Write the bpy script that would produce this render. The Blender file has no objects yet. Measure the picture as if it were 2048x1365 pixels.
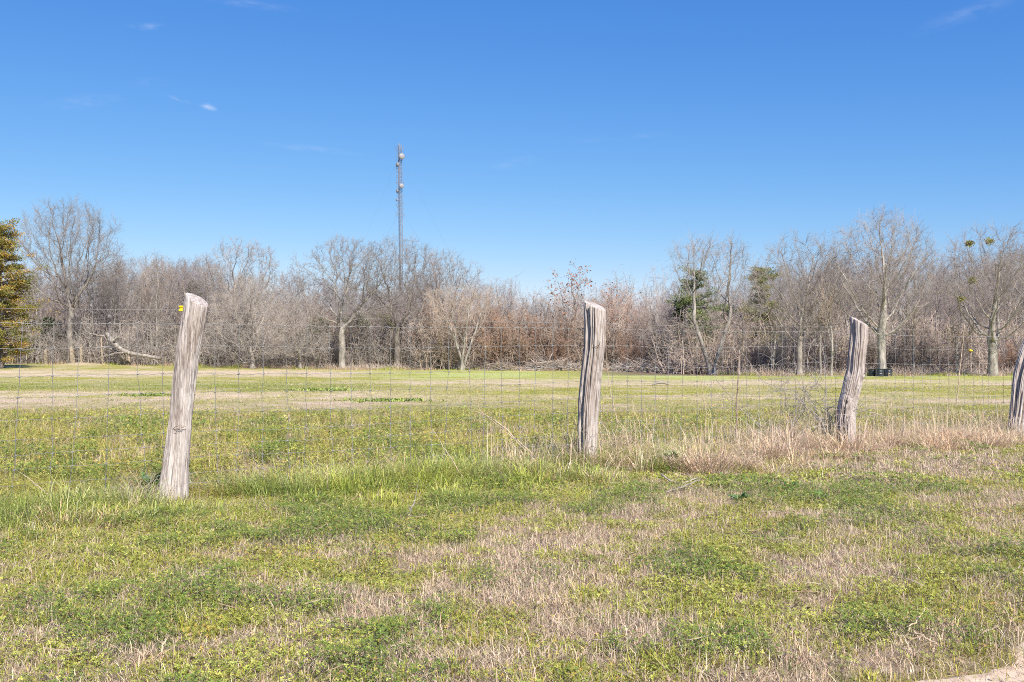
import bpy, math
import numpy as np
from mathutils import Vector

R = math.radians
S = bpy.context.scene
COL = S.collection
F = 1990.0           # focal length in photo pixels
EYE = 1.2
HOR = 700.0

# ------------------------------------------------------------------ helpers
def link(o, parent=None):
    COL.objects.link(o)
    if parent is not None:
        o.parent = parent
    return o

def tag(o, label=None, cat=None, group=None, kind=None):
    if label: o['label'] = label
    if cat: o['category'] = cat
    if group: o['group'] = group
    if kind: o['kind'] = kind
    return o

def empty(name, loc=(0, 0, 0), rz=0.0):
    o = bpy.data.objects.new(name, None)
    o.empty_display_size = 0.2
    o.location = loc
    o.rotation_euler = (0, 0, rz)
    return link(o)

def copy_tree(o, parent=None):
    c = o.copy()
    COL.objects.link(c)
    c.parent = parent
    for ch in list(o.children):
        copy_tree(ch, c)
    return c

class Geo:
    def __init__(self):
        self.v = []; self.q = []; self.t = []; self.qc = []; self.tc = []; self.n = 0
    def add(self, verts, quads=None, tris=None, qc=None, tc=None):
        verts = np.asarray(verts, dtype=np.float32).reshape(-1, 3)
        if quads is not None and len(quads):
            quads = np.asarray(quads, dtype=np.int64).reshape(-1, 4)
            self.q.append(quads + self.n)
            c = np.ones((len(quads), 3)) if qc is None else np.broadcast_to(qc, (len(quads), 3))
            self.qc.append(c)
        if tris is not None and len(tris):
            tris = np.asarray(tris, dtype=np.int64).reshape(-1, 3)
            self.t.append(tris + self.n)
            c = np.ones((len(tris), 3)) if tc is None else np.broadcast_to(tc, (len(tris), 3))
            self.tc.append(c)
        self.v.append(verts)
        self.n += len(verts)
    def build(self, name, mat, parent=None, smooth=True, color=False, loc=None):
        me = bpy.data.meshes.new(name)
        v = np.concatenate(self.v)
        q = np.concatenate(self.q) if self.q else np.zeros((0, 4), int)
        t = np.concatenate(self.t) if self.t else np.zeros((0, 3), int)
        me.vertices.add(len(v)); me.vertices.foreach_set('co', v.ravel().astype(np.float32))
        nl = q.size + t.size
        me.loops.add(nl)
        me.loops.foreach_set('vertex_index', np.concatenate([q.ravel(), t.ravel()]).astype(np.int32))
        me.polygons.add(len(q) + len(t))
        ls = np.concatenate([np.arange(len(q)) * 4, q.size + np.arange(len(t)) * 3]).astype(np.int32)
        me.polygons.foreach_set('loop_start', ls)
        me.polygons.foreach_set('use_smooth', np.full(len(q) + len(t), smooth))
        if color:
            a = me.attributes.new('col', 'FLOAT_COLOR', 'FACE')
            c = np.concatenate((self.qc if len(q) else []) + (self.tc if len(t) else []))
            c = np.concatenate([c, np.ones((len(c), 1))], 1).astype(np.float32)
            a.data.foreach_set('color', c.ravel())
        me.update(calc_edges=True)
        me.materials.append(mat)
        o = bpy.data.objects.new(name, me)
        link(o, parent)
        if loc is not None: o.location = loc
        return o

def norm(a):
    return a / np.maximum(np.linalg.norm(a, axis=-1, keepdims=True), 1e-9)

def tubes(g, P, Rad, m=3, caps=False, col=None):
    """P (N,k,3) polylines, Rad (N,k) radii -> quads in g"""
    P = np.asarray(P, float); Rad = np.asarray(Rad, float)
    if P.ndim == 2: P = P[None]; Rad = Rad[None]
    N, k, _ = P.shape
    T = norm(np.gradient(P, axis=1))
    mean = norm(P[:, -1] - P[:, 0])
    ref = np.where(np.abs(mean[:, 2:3]) > 0.75, np.array([[1., 0.13, 0]]), np.array([[0, 0.1, 1.]]))
    u = norm(np.cross(T, ref[:, None, :]))
    w = np.cross(T, u)
    th = np.arange(m) * 2 * math.pi / m
    V = P[:, :, None, :] + Rad[:, :, None, None] * (np.cos(th)[None, None, :, None] * u[:, :, None, :] + np.sin(th)[None, None, :, None] * w[:, :, None, :])
    idx = np.arange(N * k * m).reshape(N, k, m)
    a = idx[:, :-1, :]; b = np.roll(a, -1, axis=2); d = idx[:, 1:, :]; c = np.roll(d, -1, axis=2)
    Q = np.stack([a, b, c, d], -1).reshape(-1, 4)
    qc = None
    if col is not None:
        qc = np.repeat(np.asarray(col), (k - 1) * m, axis=0) if np.ndim(col) == 2 else col
    verts = V.reshape(-1, 3)
    if caps:
        tris = []
        cs = []
        for e, ring in ((0, idx[:, 0, :]), (1, idx[:, -1, :])):
            ctr = P[:, 0 if e == 0 else -1]
            base = len(verts) + sum(len(x) for x in cs)
            cs.append(ctr)
            ci = base + np.arange(N)
            r2 = np.roll(ring, -1, axis=1)
            tri = np.stack([np.repeat(ci[:, None], m, 1), r2 if e == 0 else ring, ring if e == 0 else r2], -1)
            tris.append(tri.reshape(-1, 3))
        verts = np.concatenate([verts] + cs)
        g.add(verts, Q, np.concatenate(tris), qc=qc, tc=(col if (col is not None and np.ndim(col) == 1) else None))
    else:
        g.add(verts, Q, qc=qc)

# ---- value noise
def _hash(ix, iy, seed):
    h = (ix.astype(np.int64) * 374761393 + iy.astype(np.int64) * 668265263 + seed * 1442695041) & 0xffffffff
    h = ((h ^ (h >> 13)) * 1274126177) & 0xffffffff
    h = h ^ (h >> 16)
    return (h & 0xffff) / 65535.0

def vnoise(x, y, seed=0):
    x = np.asarray(x, float); y = np.asarray(y, float)
    ix = np.floor(x); iy = np.floor(y); fx = x - ix; fy = y - iy
    fx = fx * fx * (3 - 2 * fx); fy = fy * fy * (3 - 2 * fy)
    a = _hash(ix, iy, seed); b = _hash(ix + 1, iy, seed); c = _hash(ix, iy + 1, seed); d = _hash(ix + 1, iy + 1, seed)
    return (a * (1 - fx) + b * fx) * (1 - fy) + (c * (1 - fx) + d * fx) * fy

def fbm(x, y, seed=0, octv=4):
    s = 0; a = 0.5; t = 0
    for i in range(octv):
        s = s + a * vnoise(x * 2 ** i + 17.3 * i, y * 2 ** i - 9.1 * i, seed + i); t += a; a *= 0.5
    return s / t

def sst(a, b, x):
    t = np.clip((x - a) / (b - a), 0, 1)
    return t * t * (3 - 2 * t)

# ------------------------------------------------------------------ terrain
P1 = np.array([-2.706, 7.96]); FD = np.array([0.829, 0.559]); FN = np.array([-0.559, 0.829])   # fence line; FN points into the field
def fence_uv(x, y):
    dx = x - P1[0]; dy = y - P1[1]
    return dx * FD[0] + dy * FD[1], dx * FN[0] + dy * FN[1]      # s along, n into the field

def ground_h(x, y):
    x = np.asarray(x, float); y = np.asarray(y, float)
    h = -0.4 * sst(18, 62, y) + 0.4 * sst(-10, -42, x) * sst(30, 85, y)
    far = sst(70, 80, y) * sst(8, 20, x)
    h = h - 0.5 * sst(63, 72, y) * sst(8, 18, x) + 1.9 * sst(80, 87, y) * sst(8, 18, x)
    h = h + 0.05 * (fbm(x * 0.35, y * 0.35, 3, 3) - 0.5) * sst(2, 4, y)
    s, n = fence_uv(x, y)
    h = h - 0.02 * np.exp(-(n / 0.7) ** 2)
    h = h - 0.10 * sst(8, 12, s) * np.exp(-(n / 3.0) ** 2)
    # road lies a little lower
    rd = (x - 1.45) * (-0.46) + (y - 3.695) * 0.888
    h = h - 0.06 * sst(0.30, -0.25, rd)
    # fine lumps
    near = sst(40, 12, y)
    h = h + near * 0.035 * (fbm(x * 3.1, y * 3.1, 8, 3) - 0.5) + near * 0.09 * (fbm(x * 1.2, y * 1.2, 18, 2) - 0.5) * sst(.1, .6, n)
    # little bare mound far left
    h = h + 0.28 * np.exp(-(((x + 34.5) / 1.6) ** 2 + ((y - 80) / 1.6) ** 2))
    return h

def w_at(px, py):
    """ground point seen at photo pixel"""
    d = np.linspace(2.6, 130, 6000)
    X = (px - 1024) / F * d
    Z = ground_h(X, d)
    row = HOR + (EYE - Z) / d * F
    i = int(np.argmax(row <= py)) if (row <= py).any() else len(d) - 1
    return X[i], d[i]

def at(px, D):
    return (px - 1024) / F * D, D

def z_at(py, D):
    return EYE - (py - HOR) / F * D

# ------------------------------------------------------------------ materials
def new_mat(name):
    m = bpy.data.materials.new(name); m.use_nodes = True
    nt = m.node_tree; nt.nodes.clear()
    out = nt.nodes.new('ShaderNodeOutputMaterial')
    bs = nt.nodes.new('ShaderNodeBsdfPrincipled')
    nt.links.new(bs.outputs[0], out.inputs[0])
    return m, nt, bs, out

def ramp(nt, stops):
    r = nt.nodes.new('ShaderNodeValToRGB')
    el = r.color_ramp.elements
    while len(el) < len(stops): el.new(0.5)
    for e, (p, c) in zip(el, stops):
        e.position = p; e.color = (c[0], c[1], c[2], 1)
    return r

def plain(name, col, rough=0.8, metal=0.0, noise=0.25, scale=8.0, spec=0.3):
    m, nt, bs, out = new_mat(name)
    tc = nt.nodes.new('ShaderNodeTexCoord')
    n = nt.nodes.new('ShaderNodeTexNoise'); n.inputs['Scale'].default_value = scale; n.inputs['Detail'].default_value = 5
    nt.links.new(tc.outputs['Object'], n.inputs['Vector'])
    c = np.array(col)
    r = ramp(nt, [(0.3, c * (1 - noise)), (0.7, np.minimum(c * (1 + noise), 1))])
    nt.links.new(n.outputs['Fac'], r.inputs[0]); nt.links.new(r.outputs[0], bs.inputs['Base Color'])
    bs.inputs['Roughness'].default_value = rough; bs.inputs['Metallic'].default_value = metal
    bs.inputs['Specular IOR Level'].default_value = spec
    return m

def bark(name, c0, c1, scale=1.5):
    m, nt, bs, out = new_mat(name)
    tc = nt.nodes.new('ShaderNodeTexCoord')
    oi = nt.nodes.new('ShaderNodeObjectInfo')
    mp = nt.nodes.new('ShaderNodeMapping'); mp.inputs['Scale'].default_value = (1, 1, 0.35)
    n = nt.nodes.new('ShaderNodeTexNoise'); n.inputs['Scale'].default_value = scale; n.inputs['Detail'].default_value = 6; n.inputs['Roughness'].default_value = 0.7
    nt.links.new(tc.outputs['Object'], mp.inputs[0]); nt.links.new(mp.outputs[0], n.inputs['Vector'])
    r = ramp(nt, [(0.34, c0), (0.62, c1)])
    nt.links.new(n.outputs['Fac'], r.inputs[0])
    hs = nt.nodes.new('ShaderNodeHueSaturation')
    mr = nt.nodes.new('ShaderNodeMapRange'); mr.inputs[3].default_value = 0.85; mr.inputs[4].default_value = 1.15
    nt.links.new(oi.outputs['Random'], mr.inputs[0]); nt.links.new(mr.outputs[0], hs.inputs['Value'])
    nt.links.new(r.outputs[0], hs.inputs['Color']); nt.links.new(hs.outputs[0], bs.inputs['Base Color'])
    bs.inputs['Roughness'].default_value = 0.9; bs.inputs['Specular IOR Level'].default_value = 0.15
    return m

def leafy(name, transl=0.3, gloss=0.25, attr='col'):
    m, nt, bs, out = new_mat(name)
    at_ = nt.nodes.new('ShaderNodeAttribute'); at_.attribute_name = attr
    nt.links.new(at_.outputs['Color'], bs.inputs['Base Color'])
    bs.inputs['Roughness'].default_value = 0.6; bs.inputs['Specular IOR Level'].default_value = gloss
    tr = nt.nodes.new('ShaderNodeBsdfTranslucent'); nt.links.new(at_.outputs['Color'], tr.inputs['Color'])
    mx = nt.nodes.new('ShaderNodeMixShader'); mx.inputs[0].default_value = transl
    nt.links.new(bs.outputs[0], mx.inputs[1]); nt.links.new(tr.outputs[0], mx.inputs[2])
    nt.links.new(mx.outputs[0], out.inputs[0])
    return m

M = {}
M['blade'] = leafy('grass_blade', 0.35, 0.3)
M['dryblade'] = leafy('dry_grass', 0.25, 0.25)
M['leaf'] = leafy('clover_leaf', 0.25, 0.35)
M['cedar'] = leafy('cedar_foliage', 0.15, 0.2)
M['bark_grey'] = bark('grey_bark', (0.12, 0.10, 0.09), (0.36, 0.32, 0.29), 4.0)
M['bark_pale'] = bark('pale_bark', (0.15, 0.13, 0.115), (0.45, 0.41, 0.37), 4.5)
M['bark_dark'] = bark('dark_bark', (0.09, 0.075, 0.065), (0.30, 0.26, 0.235), 3.5)
M['twig_grey'] = bark('grey_twigs', (0.23, 0.195, 0.18), (0.42, 0.365, 0.34), 0.6)
M['twig_pale'] = bark('pale_twigs', (0.30, 0.26, 0.235), (0.48, 0.425, 0.385), 0.6)
M['twig_brown'] = bark('brown_twigs', (0.34, 0.265, 0.22), (0.52, 0.42, 0.355), 0.6)
M['twig_red'] = bark('reddish_twigs', (0.33, 0.215, 0.16), (0.48, 0.33, 0.26), 0.6)
M['twig_purple'] = bark('mauve_twigs', (0.24, 0.19, 0.19), (0.38, 0.31, 0.305), 0.6)
M['wire'] = plain('galvanised_wire', (0.25, 0.245, 0.24), 0.65, 0.1, 0.35, 3)
M['knot'] = plain('wire_knot', (0.22, 0.22, 0.23), 0.65, 0.1, 0.3, 6)
M['rust'] = plain('rusty_wire', (0.16, 0.11, 0.08), 0.8, 0.2, 0.4, 20)
M['yellow'] = plain('yellow_plastic', (0.85, 0.62, 0.01), 0.4, 0, 0.05, 8)
M['black_plastic'] = plain('black_plastic', (0.025, 0.03, 0.045), 0.42, 0, 0.3, 3, 0.6)
M['steel'] = plain('tower_steel', (0.27, 0.29, 0.34), 0.5, 0.3, 0.2, 0.5)
M['dish'] = plain('dish_radome', (0.29, 0.285, 0.30), 0.5, 0, 0.08, 0.8)
M['stalk'] = plain('dry_stalk', (0.52, 0.40, 0.29), 0.8, 0, 0.25, 9)
M['stick'] = plain('bleached_stick', (0.33, 0.29, 0.26), 0.85, 0, 0.3, 6)
M['vine'] = plain('dry_vine', (0.34, 0.25, 0.20), 0.85, 0, 0.35, 9)
M['log'] = bark('log_bark', (0.10, 0.085, 0.075), (0.36, 0.32, 0.29), 5)
M['oldpost'] = plain('old_cut_timber', (0.33, 0.27, 0.205), 0.85, 0, 0.3, 5)
M['whitesheet'] = plain('white_sheet', (0.72, 0.72, 0.74), 0.6, 0, 0.08, 3)

def wood_mat():
    m, nt, bs, out = new_mat('weathered_cedar')
    N = nt.nodes; L = nt.links
    tc = N.new('ShaderNodeTexCoord')
    mp = N.new('ShaderNodeMapping'); mp.inputs['Scale'].default_value = (46, 46, 1.2)
    L.new(tc.outputs['Object'], mp.inputs[0])
    n = N.new('ShaderNodeTexNoise'); n.inputs['Scale'].default_value = 1.0; n.inputs['Detail'].default_value = 7; n.inputs['Roughness'].default_value = 0.72; n.inputs['Distortion'].default_value = 0.25
    L.new(mp.outputs[0], n.inputs['Vector'])
    r = ramp(nt, [(0.28, (0.14, 0.115, 0.105)), (0.38, (0.42, 0.37, 0.35)), (0.50, (0.58, 0.53, 0.51)), (0.70, (0.70, 0.655, 0.64))])
    L.new(n.outputs['Fac'], r.inputs[0])
    mp2 = N.new('ShaderNodeMapping'); mp2.inputs['Scale'].default_value = (5, 5, 1.2); L.new(tc.outputs['Object'], mp2.inputs[0])
    n2 = N.new('ShaderNodeTexNoise'); n2.inputs['Scale'].default_value = 1.0; n2.inputs['Detail'].default_value = 4
    L.new(mp2.outputs[0], n2.inputs['Vector'])
    r2 = ramp(nt, [(0.38, (0.74, 0.69, 0.66)), (0.58, (1.0, 0.99, 0.99))])
    L.new(n2.outputs['Fac'], r2.inputs[0])
    mx = N.new('ShaderNodeMix'); mx.data_type = 'RGBA'; mx.blend_type = 'MULTIPLY'; mx.inputs[0].default_value = 1
    L.new(r.outputs[0], mx.inputs[6]); L.new(r2.outputs[0], mx.inputs[7])
    mp3 = N.new('ShaderNodeMapping'); mp3.inputs['Scale'].default_value = (26, 26, 1.1); L.new(tc.outputs['Object'], mp3.inputs[0])
    n3 = N.new('ShaderNodeTexNoise'); n3.inputs['Scale'].default_value = 1.0; n3.inputs['Detail'].default_value = 3; n3.inputs['Distortion'].default_value = .2; L.new(mp3.outputs[0], n3.inputs['Vector'])
    r3 = ramp(nt, [(0.465, (1, 1, 1)), (0.492, (.28, .24, .22)), (0.508, (.28, .24, .22))]); e3 = r3.color_ramp.elements.new(.535); e3.color = (1, 1, 1, 1); L.new(n3.outputs['Fac'], r3.inputs[0])
    mp4 = N.new('ShaderNodeMapping'); mp4.inputs['Scale'].default_value = (60, 60, 16); L.new(tc.outputs['Object'], mp4.inputs[0])
    n4 = N.new('ShaderNodeTexNoise'); n4.inputs['Scale'].default_value = 1.0; n4.inputs['Detail'].default_value = 5; L.new(mp4.outputs[0], n4.inputs['Vector'])
    r4 = ramp(nt, [(0.32, (.8, .77, .75)), (.5, (1, 1, 1)), (.75, (1.06, 1.06, 1.06))]); L.new(n4.outputs['Fac'], r4.inputs[0])
    m3 = N.new('ShaderNodeMix'); m3.data_type = 'RGBA'; m3.blend_type = 'MULTIPLY'; m3.inputs[0].default_value = .6; L.new(mx.outputs[2], m3.inputs[6]); L.new(r3.outputs[0], m3.inputs[7])
    m4 = N.new('ShaderNodeMix'); m4.data_type = 'RGBA'; m4.blend_type = 'MULTIPLY'; m4.inputs[0].default_value = 1; L.new(m3.outputs[2], m4.inputs[6]); L.new(r4.outputs[0], m4.inputs[7])
    L.new(m4.outputs[2], bs.inputs['Base Color'])
    bs.inputs['Roughness'].default_value = 0.85; bs.inputs['Specular IOR Level'].default_value = 0.2
    bp = N.new('ShaderNodeBump'); bp.inputs['Strength'].default_value = 1.0; bp.inputs['Distance'].default_value = 0.012
    L.new(n.outputs['Fac'], bp.inputs['Height']); L.new(bp.outputs[0], bs.inputs['Normal'])
    return m
M['wood'] = wood_mat()

def ground_mat():
    m, nt, bs, out = new_mat('field_soil_and_turf')
    N = nt.nodes; L = nt.links
    a = N.new('ShaderNodeAttribute'); a.attribute_name = 'col'
    tc = N.new('ShaderNodeTexCoord')
    n = N.new('ShaderNodeTexNoise'); n.inputs['Scale'].default_value = 7.0; n.inputs['Detail'].default_value = 9; n.inputs['Roughness'].default_value = 0.75
    mp = N.new('ShaderNodeMapping'); mp.inputs['Scale'].default_value = (1, 1, 1); L.new(tc.outputs['Object'], mp.inputs[0]); L.new(mp.outputs[0], n.inputs['Vector'])
    r = ramp(nt, [(0.3, (0.62, 0.60, 0.58)), (0.5, (1, 1, 1)), (0.72, (1.4, 1.36, 1.3))])
    L.new(n.outputs['Fac'], r.inputs[0])
    mx = N.new('ShaderNodeMix'); mx.data_type = 'RGBA'; mx.blend_type = 'MULTIPLY'; mx.inputs[0].default_value = 1
    L.new(a.outputs['Color'], mx.inputs[6]); L.new(r.outputs[0], mx.inputs[7])
    L.new(mx.outputs[2], bs.inputs['Base Color'])
    bs.inputs['Roughness'].default_value = 0.95; bs.inputs['Specular IOR Level'].default_value = 0.1
    bp = N.new('ShaderNodeBump'); bp.inputs['Strength'].default_value = 0.7; bp.inputs['Distance'].default_value = 0.03
    L.new(n.outputs['Fac'], bp.inputs['Height']); L.new(bp.outputs[0], bs.inputs['Normal'])
    return m
M['ground'] = ground_mat()

def road_mat():
    m, nt, bs, out = new_mat('sandy_caliche_road')
    N = nt.nodes; L = nt.links
    tc = N.new('ShaderNodeTexCoord')
    n = N.new('ShaderNodeTexNoise'); n.inputs['Scale'].default_value = 22.0; n.inputs['Detail'].default_value = 9; n.inputs['Roughness'].default_value = 0.8
    L.new(tc.outputs['Object'], n.inputs['Vector'])
    r = ramp(nt, [(0.3, (0.36, 0.26, 0.19)), (0.5, (0.56, 0.43, 0.325)), (0.75, (0.70, 0.57, 0.45))])
    L.new(n.outputs['Fac'], r.inputs[0])
    v = N.new('ShaderNodeTexVoronoi'); v.feature = 'DISTANCE_TO_EDGE'; v.inputs['Scale'].default_value = 3.2
    nd = N.new('ShaderNodeTexNoise'); nd.inputs['Scale'].default_value = 5; L.new(tc.outputs['Object'], nd.inputs['Vector'])
    ad = N.new('ShaderNodeMix'); ad.data_type = 'VECTOR'; ad.inputs[0].default_value = 0.35
    L.new(tc.outputs['Object'], ad.inputs[4]); L.new(nd.outputs['Color'], ad.inputs[5]); L.new(ad.outputs[1], v.inputs['Vector'])
    cr = ramp(nt, [(0.0, (0.35, 0.3, 0.28)), (0.012, (1, 1, 1))]); L.new(v.outputs['Distance'], cr.inputs[0])
    mx = N.new('ShaderNodeMix'); mx.data_type = 'RGBA'; mx.blend_type = 'MULTIPLY'; mx.inputs[0].default_value = 1
    L.new(r.outputs[0], mx.inputs[6]); L.new(cr.outputs[0], mx.inputs[7])
    L.new(mx.outputs[2], bs.inputs['Base Color'])
    bs.inputs['Roughness'].default_value = 0.95
    bp = N.new('ShaderNodeBump'); bp.inputs['Strength'].default_value = 0.6; bp.inputs['Distance'].default_value = 0.01
    L.new(n.outputs['Fac'], bp.inputs['Height']); L.new(bp.outputs[0], bs.inputs['Normal'])
    return m
M['road'] = road_mat()

# ------------------------------------------------------------------ cover map (what grows where)
def rowcol(x, y):
    d = np.maximum(y, 0.5)
    return 1024 + x / d * F, HOR + (EYE - ground_h(x, y)) / d * F

# patches of real ground cover: (px, py, rx px, ry px, amount)   amount>0 dry thatch, <0 lush clover
PATCH = [(1050, 1090, 130, 45, .45), (1230, 1095, 120, 40, .4), (1110, 1185, 200, 40, .3), (720, 1205, 130, 40, .25), (900, 1310, 260, 45, .32),
         (560, 1335, 200, 40, .3), (1640, 1190, 110, 50, .3), (1520, 1330, 160, 40, .3), (1830, 1060, 120, 40, .3), (1980, 1040, 90, 60, .25),
         (150, 1270, 120, 60, .15), (1800, 1320, 150, 35, .35), (1980, 1290, 120, 25, .4), (1150, 1255, 120, 40, .3), (1480, 925, 140, 30, .6), (1900, 935, 220, 28, .5),
         (1650, 905, 180, 22, .4), (1240, 905, 60, 40, .6), (1080, 945, 90, 22, .45),
         (920, 1225, 60, 30, -.5), (1900, 1150, 110, 60, -.45), (1760, 1210, 120, 40, -.35), (1440, 1290, 110, 40, -.4), (1250, 1345, 140, 30, -.5),
         (1830, 1265, 130, 25, -.45), (1360, 1180, 160, 30, -.35), (1480, 1080, 90, 20, -.35), (300, 1120, 220, 40, -.2), (350, 1040, 120, 30, -.4), (800, 1020, 200, 40, -.35),
         (1700, 1030, 120, 30, -.2), (1560, 1340, 60, 25, -.3), (60, 1150, 120, 60, -.15), (1480, 1290, 40, 50, -.3), (250, 1260, 60, 25, -.3)]
def cover(x, y):
    """returns dry (0..1), bright (0..1 fresh green), dark (0..1 dark clover), lush (0..1 tall herbage)"""
    c, r = rowcol(x, y)
    s, n = fence_uv(x, y)
    nz = fbm(x * 1.7, y * 1.7, 21, 4); nz2 = fbm(x * 5.5, y * 5.5, 33, 3); nl = fbm(x * 0.16, y * 0.16, 55, 3)
    # verge on this side of the fence
    verge = 0.47 + (nz - 0.5) * 1.2 + (nz2 - 0.5) * 2.0 - 0.18 * sst(1400, 300, c) - 0.25 * sst(1130, 1010, r) * sst(1500, 900, c)
    for (a, b, ra, rb, k) in PATCH:
        verge = verge + .8 * k * np.exp(-((c - a) / ra) ** 2 - ((r - b) / rb) ** 2)
    # tangle beyond the fence up to about 18 m
    lush = 0.50 + (nz - 0.5) * 1.5 + (nz2 - 0.5) * 1.9 + .25 * sst(1500, 1800, c) + 0.25 * sst(1300, 1700, c) * sst(870, 830, r) * 0
    inn = sst(-0.3, 0.3, n)
    near = verge * (1 - inn) + lush * inn
    # mowed field beyond, in bands
    rr = r + 9 * (fbm(x * 0.22, y * 0.11, 71, 3) - 0.5) * sst(740, 800, r) * 2 + 5 * (fbm(x * 0.5, y * 0.25, 72, 3) - 0.5)
    left = np.interp(rr, [728, 739, 744, 752, 757, 768, 778, 786, 800, 812, 822, 832, 842], [.25, .30, .9, .85, .2, .35, .15, .8, .85, .8, .55, .3, .15])
    right = np.interp(rr, [742, 750, 757, 763, 768, 778, 790, 800, 812, 825, 838], [.05, .0, .1, .85, .8, .25, .4, .75, .3, .45, .1])
    w = sst(620, 900, c + 150 * (nl - 0.5))
    fld = left * (1 - w) + right * w + (nz - 0.5) * 0.9 + (nz2 - 0.5) * 0.6 + (fbm(x * .5, y * .5, 66, 3) - .5) * .9
    isf = sst(856, 818, r + 14 * (nl - .5) + 34 * (nz - .5) + 22 * (nz2 - .5))
    dry = near * (1 - isf) + fld * isf
    bright = isf * sst(766, 752, rr + 16 * (fbm(x * .6, y * .35, 67, 3) - .5)) * w * (.35 + .65 * sst(.35, .6, fbm(x * .3, y * .3, 68, 3)))
    dark = sst(0.48, 0.64, fbm(x * 1.9, y * 1.9, 91, 4)) * (1 - isf * 0.6)
    dark = np.maximum(dark, sst(12, 2, np.abs(rr - 772)) * isf * (1 - w) * 0.8)
    dark = dark * (1 - bright)
    return np.clip(dry, 0, 1), np.clip(bright, 0, 1), np.clip(dark, 0, 1), inn * (1 - isf), isf

C_DRY = np.array([0.69, 0.54, 0.395]); C_DRY2 = np.array([0.47, 0.355, 0.265]); C_GREEN = np.array([0.33, 0.355, 0.05]); C_LIME = np.array([0.55, 0.54, 0.09])
C_DARK = np.array([0.15, 0.215, 0.04]); C_YEL = np.array([0.56, 0.43, 0.12])

# ground sheet
def grid_axis(lo, hi, step, grow, end_lo, end_hi):
    a = list(np.arange(lo, hi, step))
    s = step
    while a[-1] < end_hi:
        s *= grow; a.append(a[-1] + s)
    s = step; b = [lo]
    while b[-1] > end_lo:
        s *= grow; b.append(b[-1] - s)
    return np.array(b[:0:-1] + a)
gx = grid_axis(-8, 9, 0.08, 1.035, -2500, 2500)
gy = grid_axis(3, 18, 0.08, 1.028, -600, 3500)
X, Y = np.meshgrid(gx, gy)
Z = ground_h(X, Y)
nx, ny = len(gx), len(gy)
ids = np.arange(nx * ny).reshape(ny, nx)
Q = np.stack([ids[:-1, :-1], ids[:-1, 1:], ids[1:, 1:], ids[1:, :-1]], -1).reshape(-1, 4)
fx = (X[:-1, :-1] + X[1:, 1:]).ravel() / 2; fy = (Y[:-1, :-1] + Y[1:, 1:]).ravel() / 2
dry, bright, dark, lushm, isf = cover(fx, fy)
c = dry[:, None] * C_DRY * (1 - .14 * isf)[:, None] + (1 - dry[:, None]) * (C_GREEN * 0.8 + 0.2 * C_YEL)
c = c * (1 - .2 * (isf * (1 - dry) * (1 - bright))[:, None])
c = c * (1 - bright[:, None]) + bright[:, None] * np.array([0.42, 0.45, 0.17])
c = c * (1 - 0.45 * dark[:, None]) + 0.45 * dark[:, None] * C_DARK
soil = np.array([0.13, 0.10, 0.062])
k = sst(28, 12, fy)[:, None]
c = c * (1 - 0.72 * k) + soil * 0.72 * k
# leaf litter under the trees
lit = (sst(60, 62.5, fy) * sst(2, 10, fx) + sst(83, 86, fy)); lit = np.clip(lit, 0, 1)[:, None]
c = c * (1 - lit) + lit * np.array([0.17, 0.125, 0.09])
bank_shade = (sst(79, 81, fy) * sst(88, 86, fy) * sst(8, 14, fx))[:, None]  # bank face: dark leaf litter, with tree shade painted into its colour
c = c * (1 - bank_shade) + bank_shade * np.array([0.09, 0.065, 0.045])
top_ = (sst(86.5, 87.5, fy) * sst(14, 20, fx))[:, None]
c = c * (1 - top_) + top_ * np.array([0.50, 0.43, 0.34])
mound = np.exp(-(((fx + 34.5) / 2) ** 2 + ((fy - 80) / 2) ** 2))[:, None]
c = c * (1 - mound) + mound * np.array([0.55, 0.42, 0.33])
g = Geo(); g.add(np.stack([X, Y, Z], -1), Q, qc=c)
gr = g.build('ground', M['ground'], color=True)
tag(gr, kind='structure')

# road: sandy sheet, on which the camera stands
RD = np.array([0.888, 0.46]); RN = np.array([-0.46, 0.888]); RO = np.array([1.45, 3.695])
u = np.arange(-14, 16, 0.06); v = np.concatenate([np.arange(-5.0, -0.8, 0.2), np.arange(-0.8, 0.10, 0.04)])
U, V = np.meshgrid(u, v)
edge = 0.16 * (fbm(U * 2.3, U * 0, 5, 5) - 0.5) * 2
Vv = V + edge * sst(-0.8, 0.0, V)
X = RO[0] + U * RD[0] + Vv * RN[0]; Y = RO[1] + U * RD[1] + Vv * RN[1]
Z = ground_h(X, Y) + 0.004 - 0.03 * sst(-0.01, 0.09, V)
ids = np.arange(U.size).reshape(U.shape)
g = Geo(); g.add(np.stack([X, Y, Z], -1), np.stack([ids[:-1, :-1], ids[:-1, 1:], ids[1:, 1:], ids[1:, :-1]], -1).reshape(-1, 4))
tag(g.build('road', M['road']), kind='structure')

# ------------------------------------------------------------------ grass
rng = np.random.default_rng(7)
def jitter(col, n, amt=0.18, hue=0.06):
    j = 1 + amt * rng.standard_normal((n, 1)); h = 1 + hue * rng.standard_normal((n, 3))
    return np.clip(np.broadcast_to(col, (n, 3)) * np.clip(j, 0.4, 1.7) * h, 0.01, 0.9)

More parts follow.
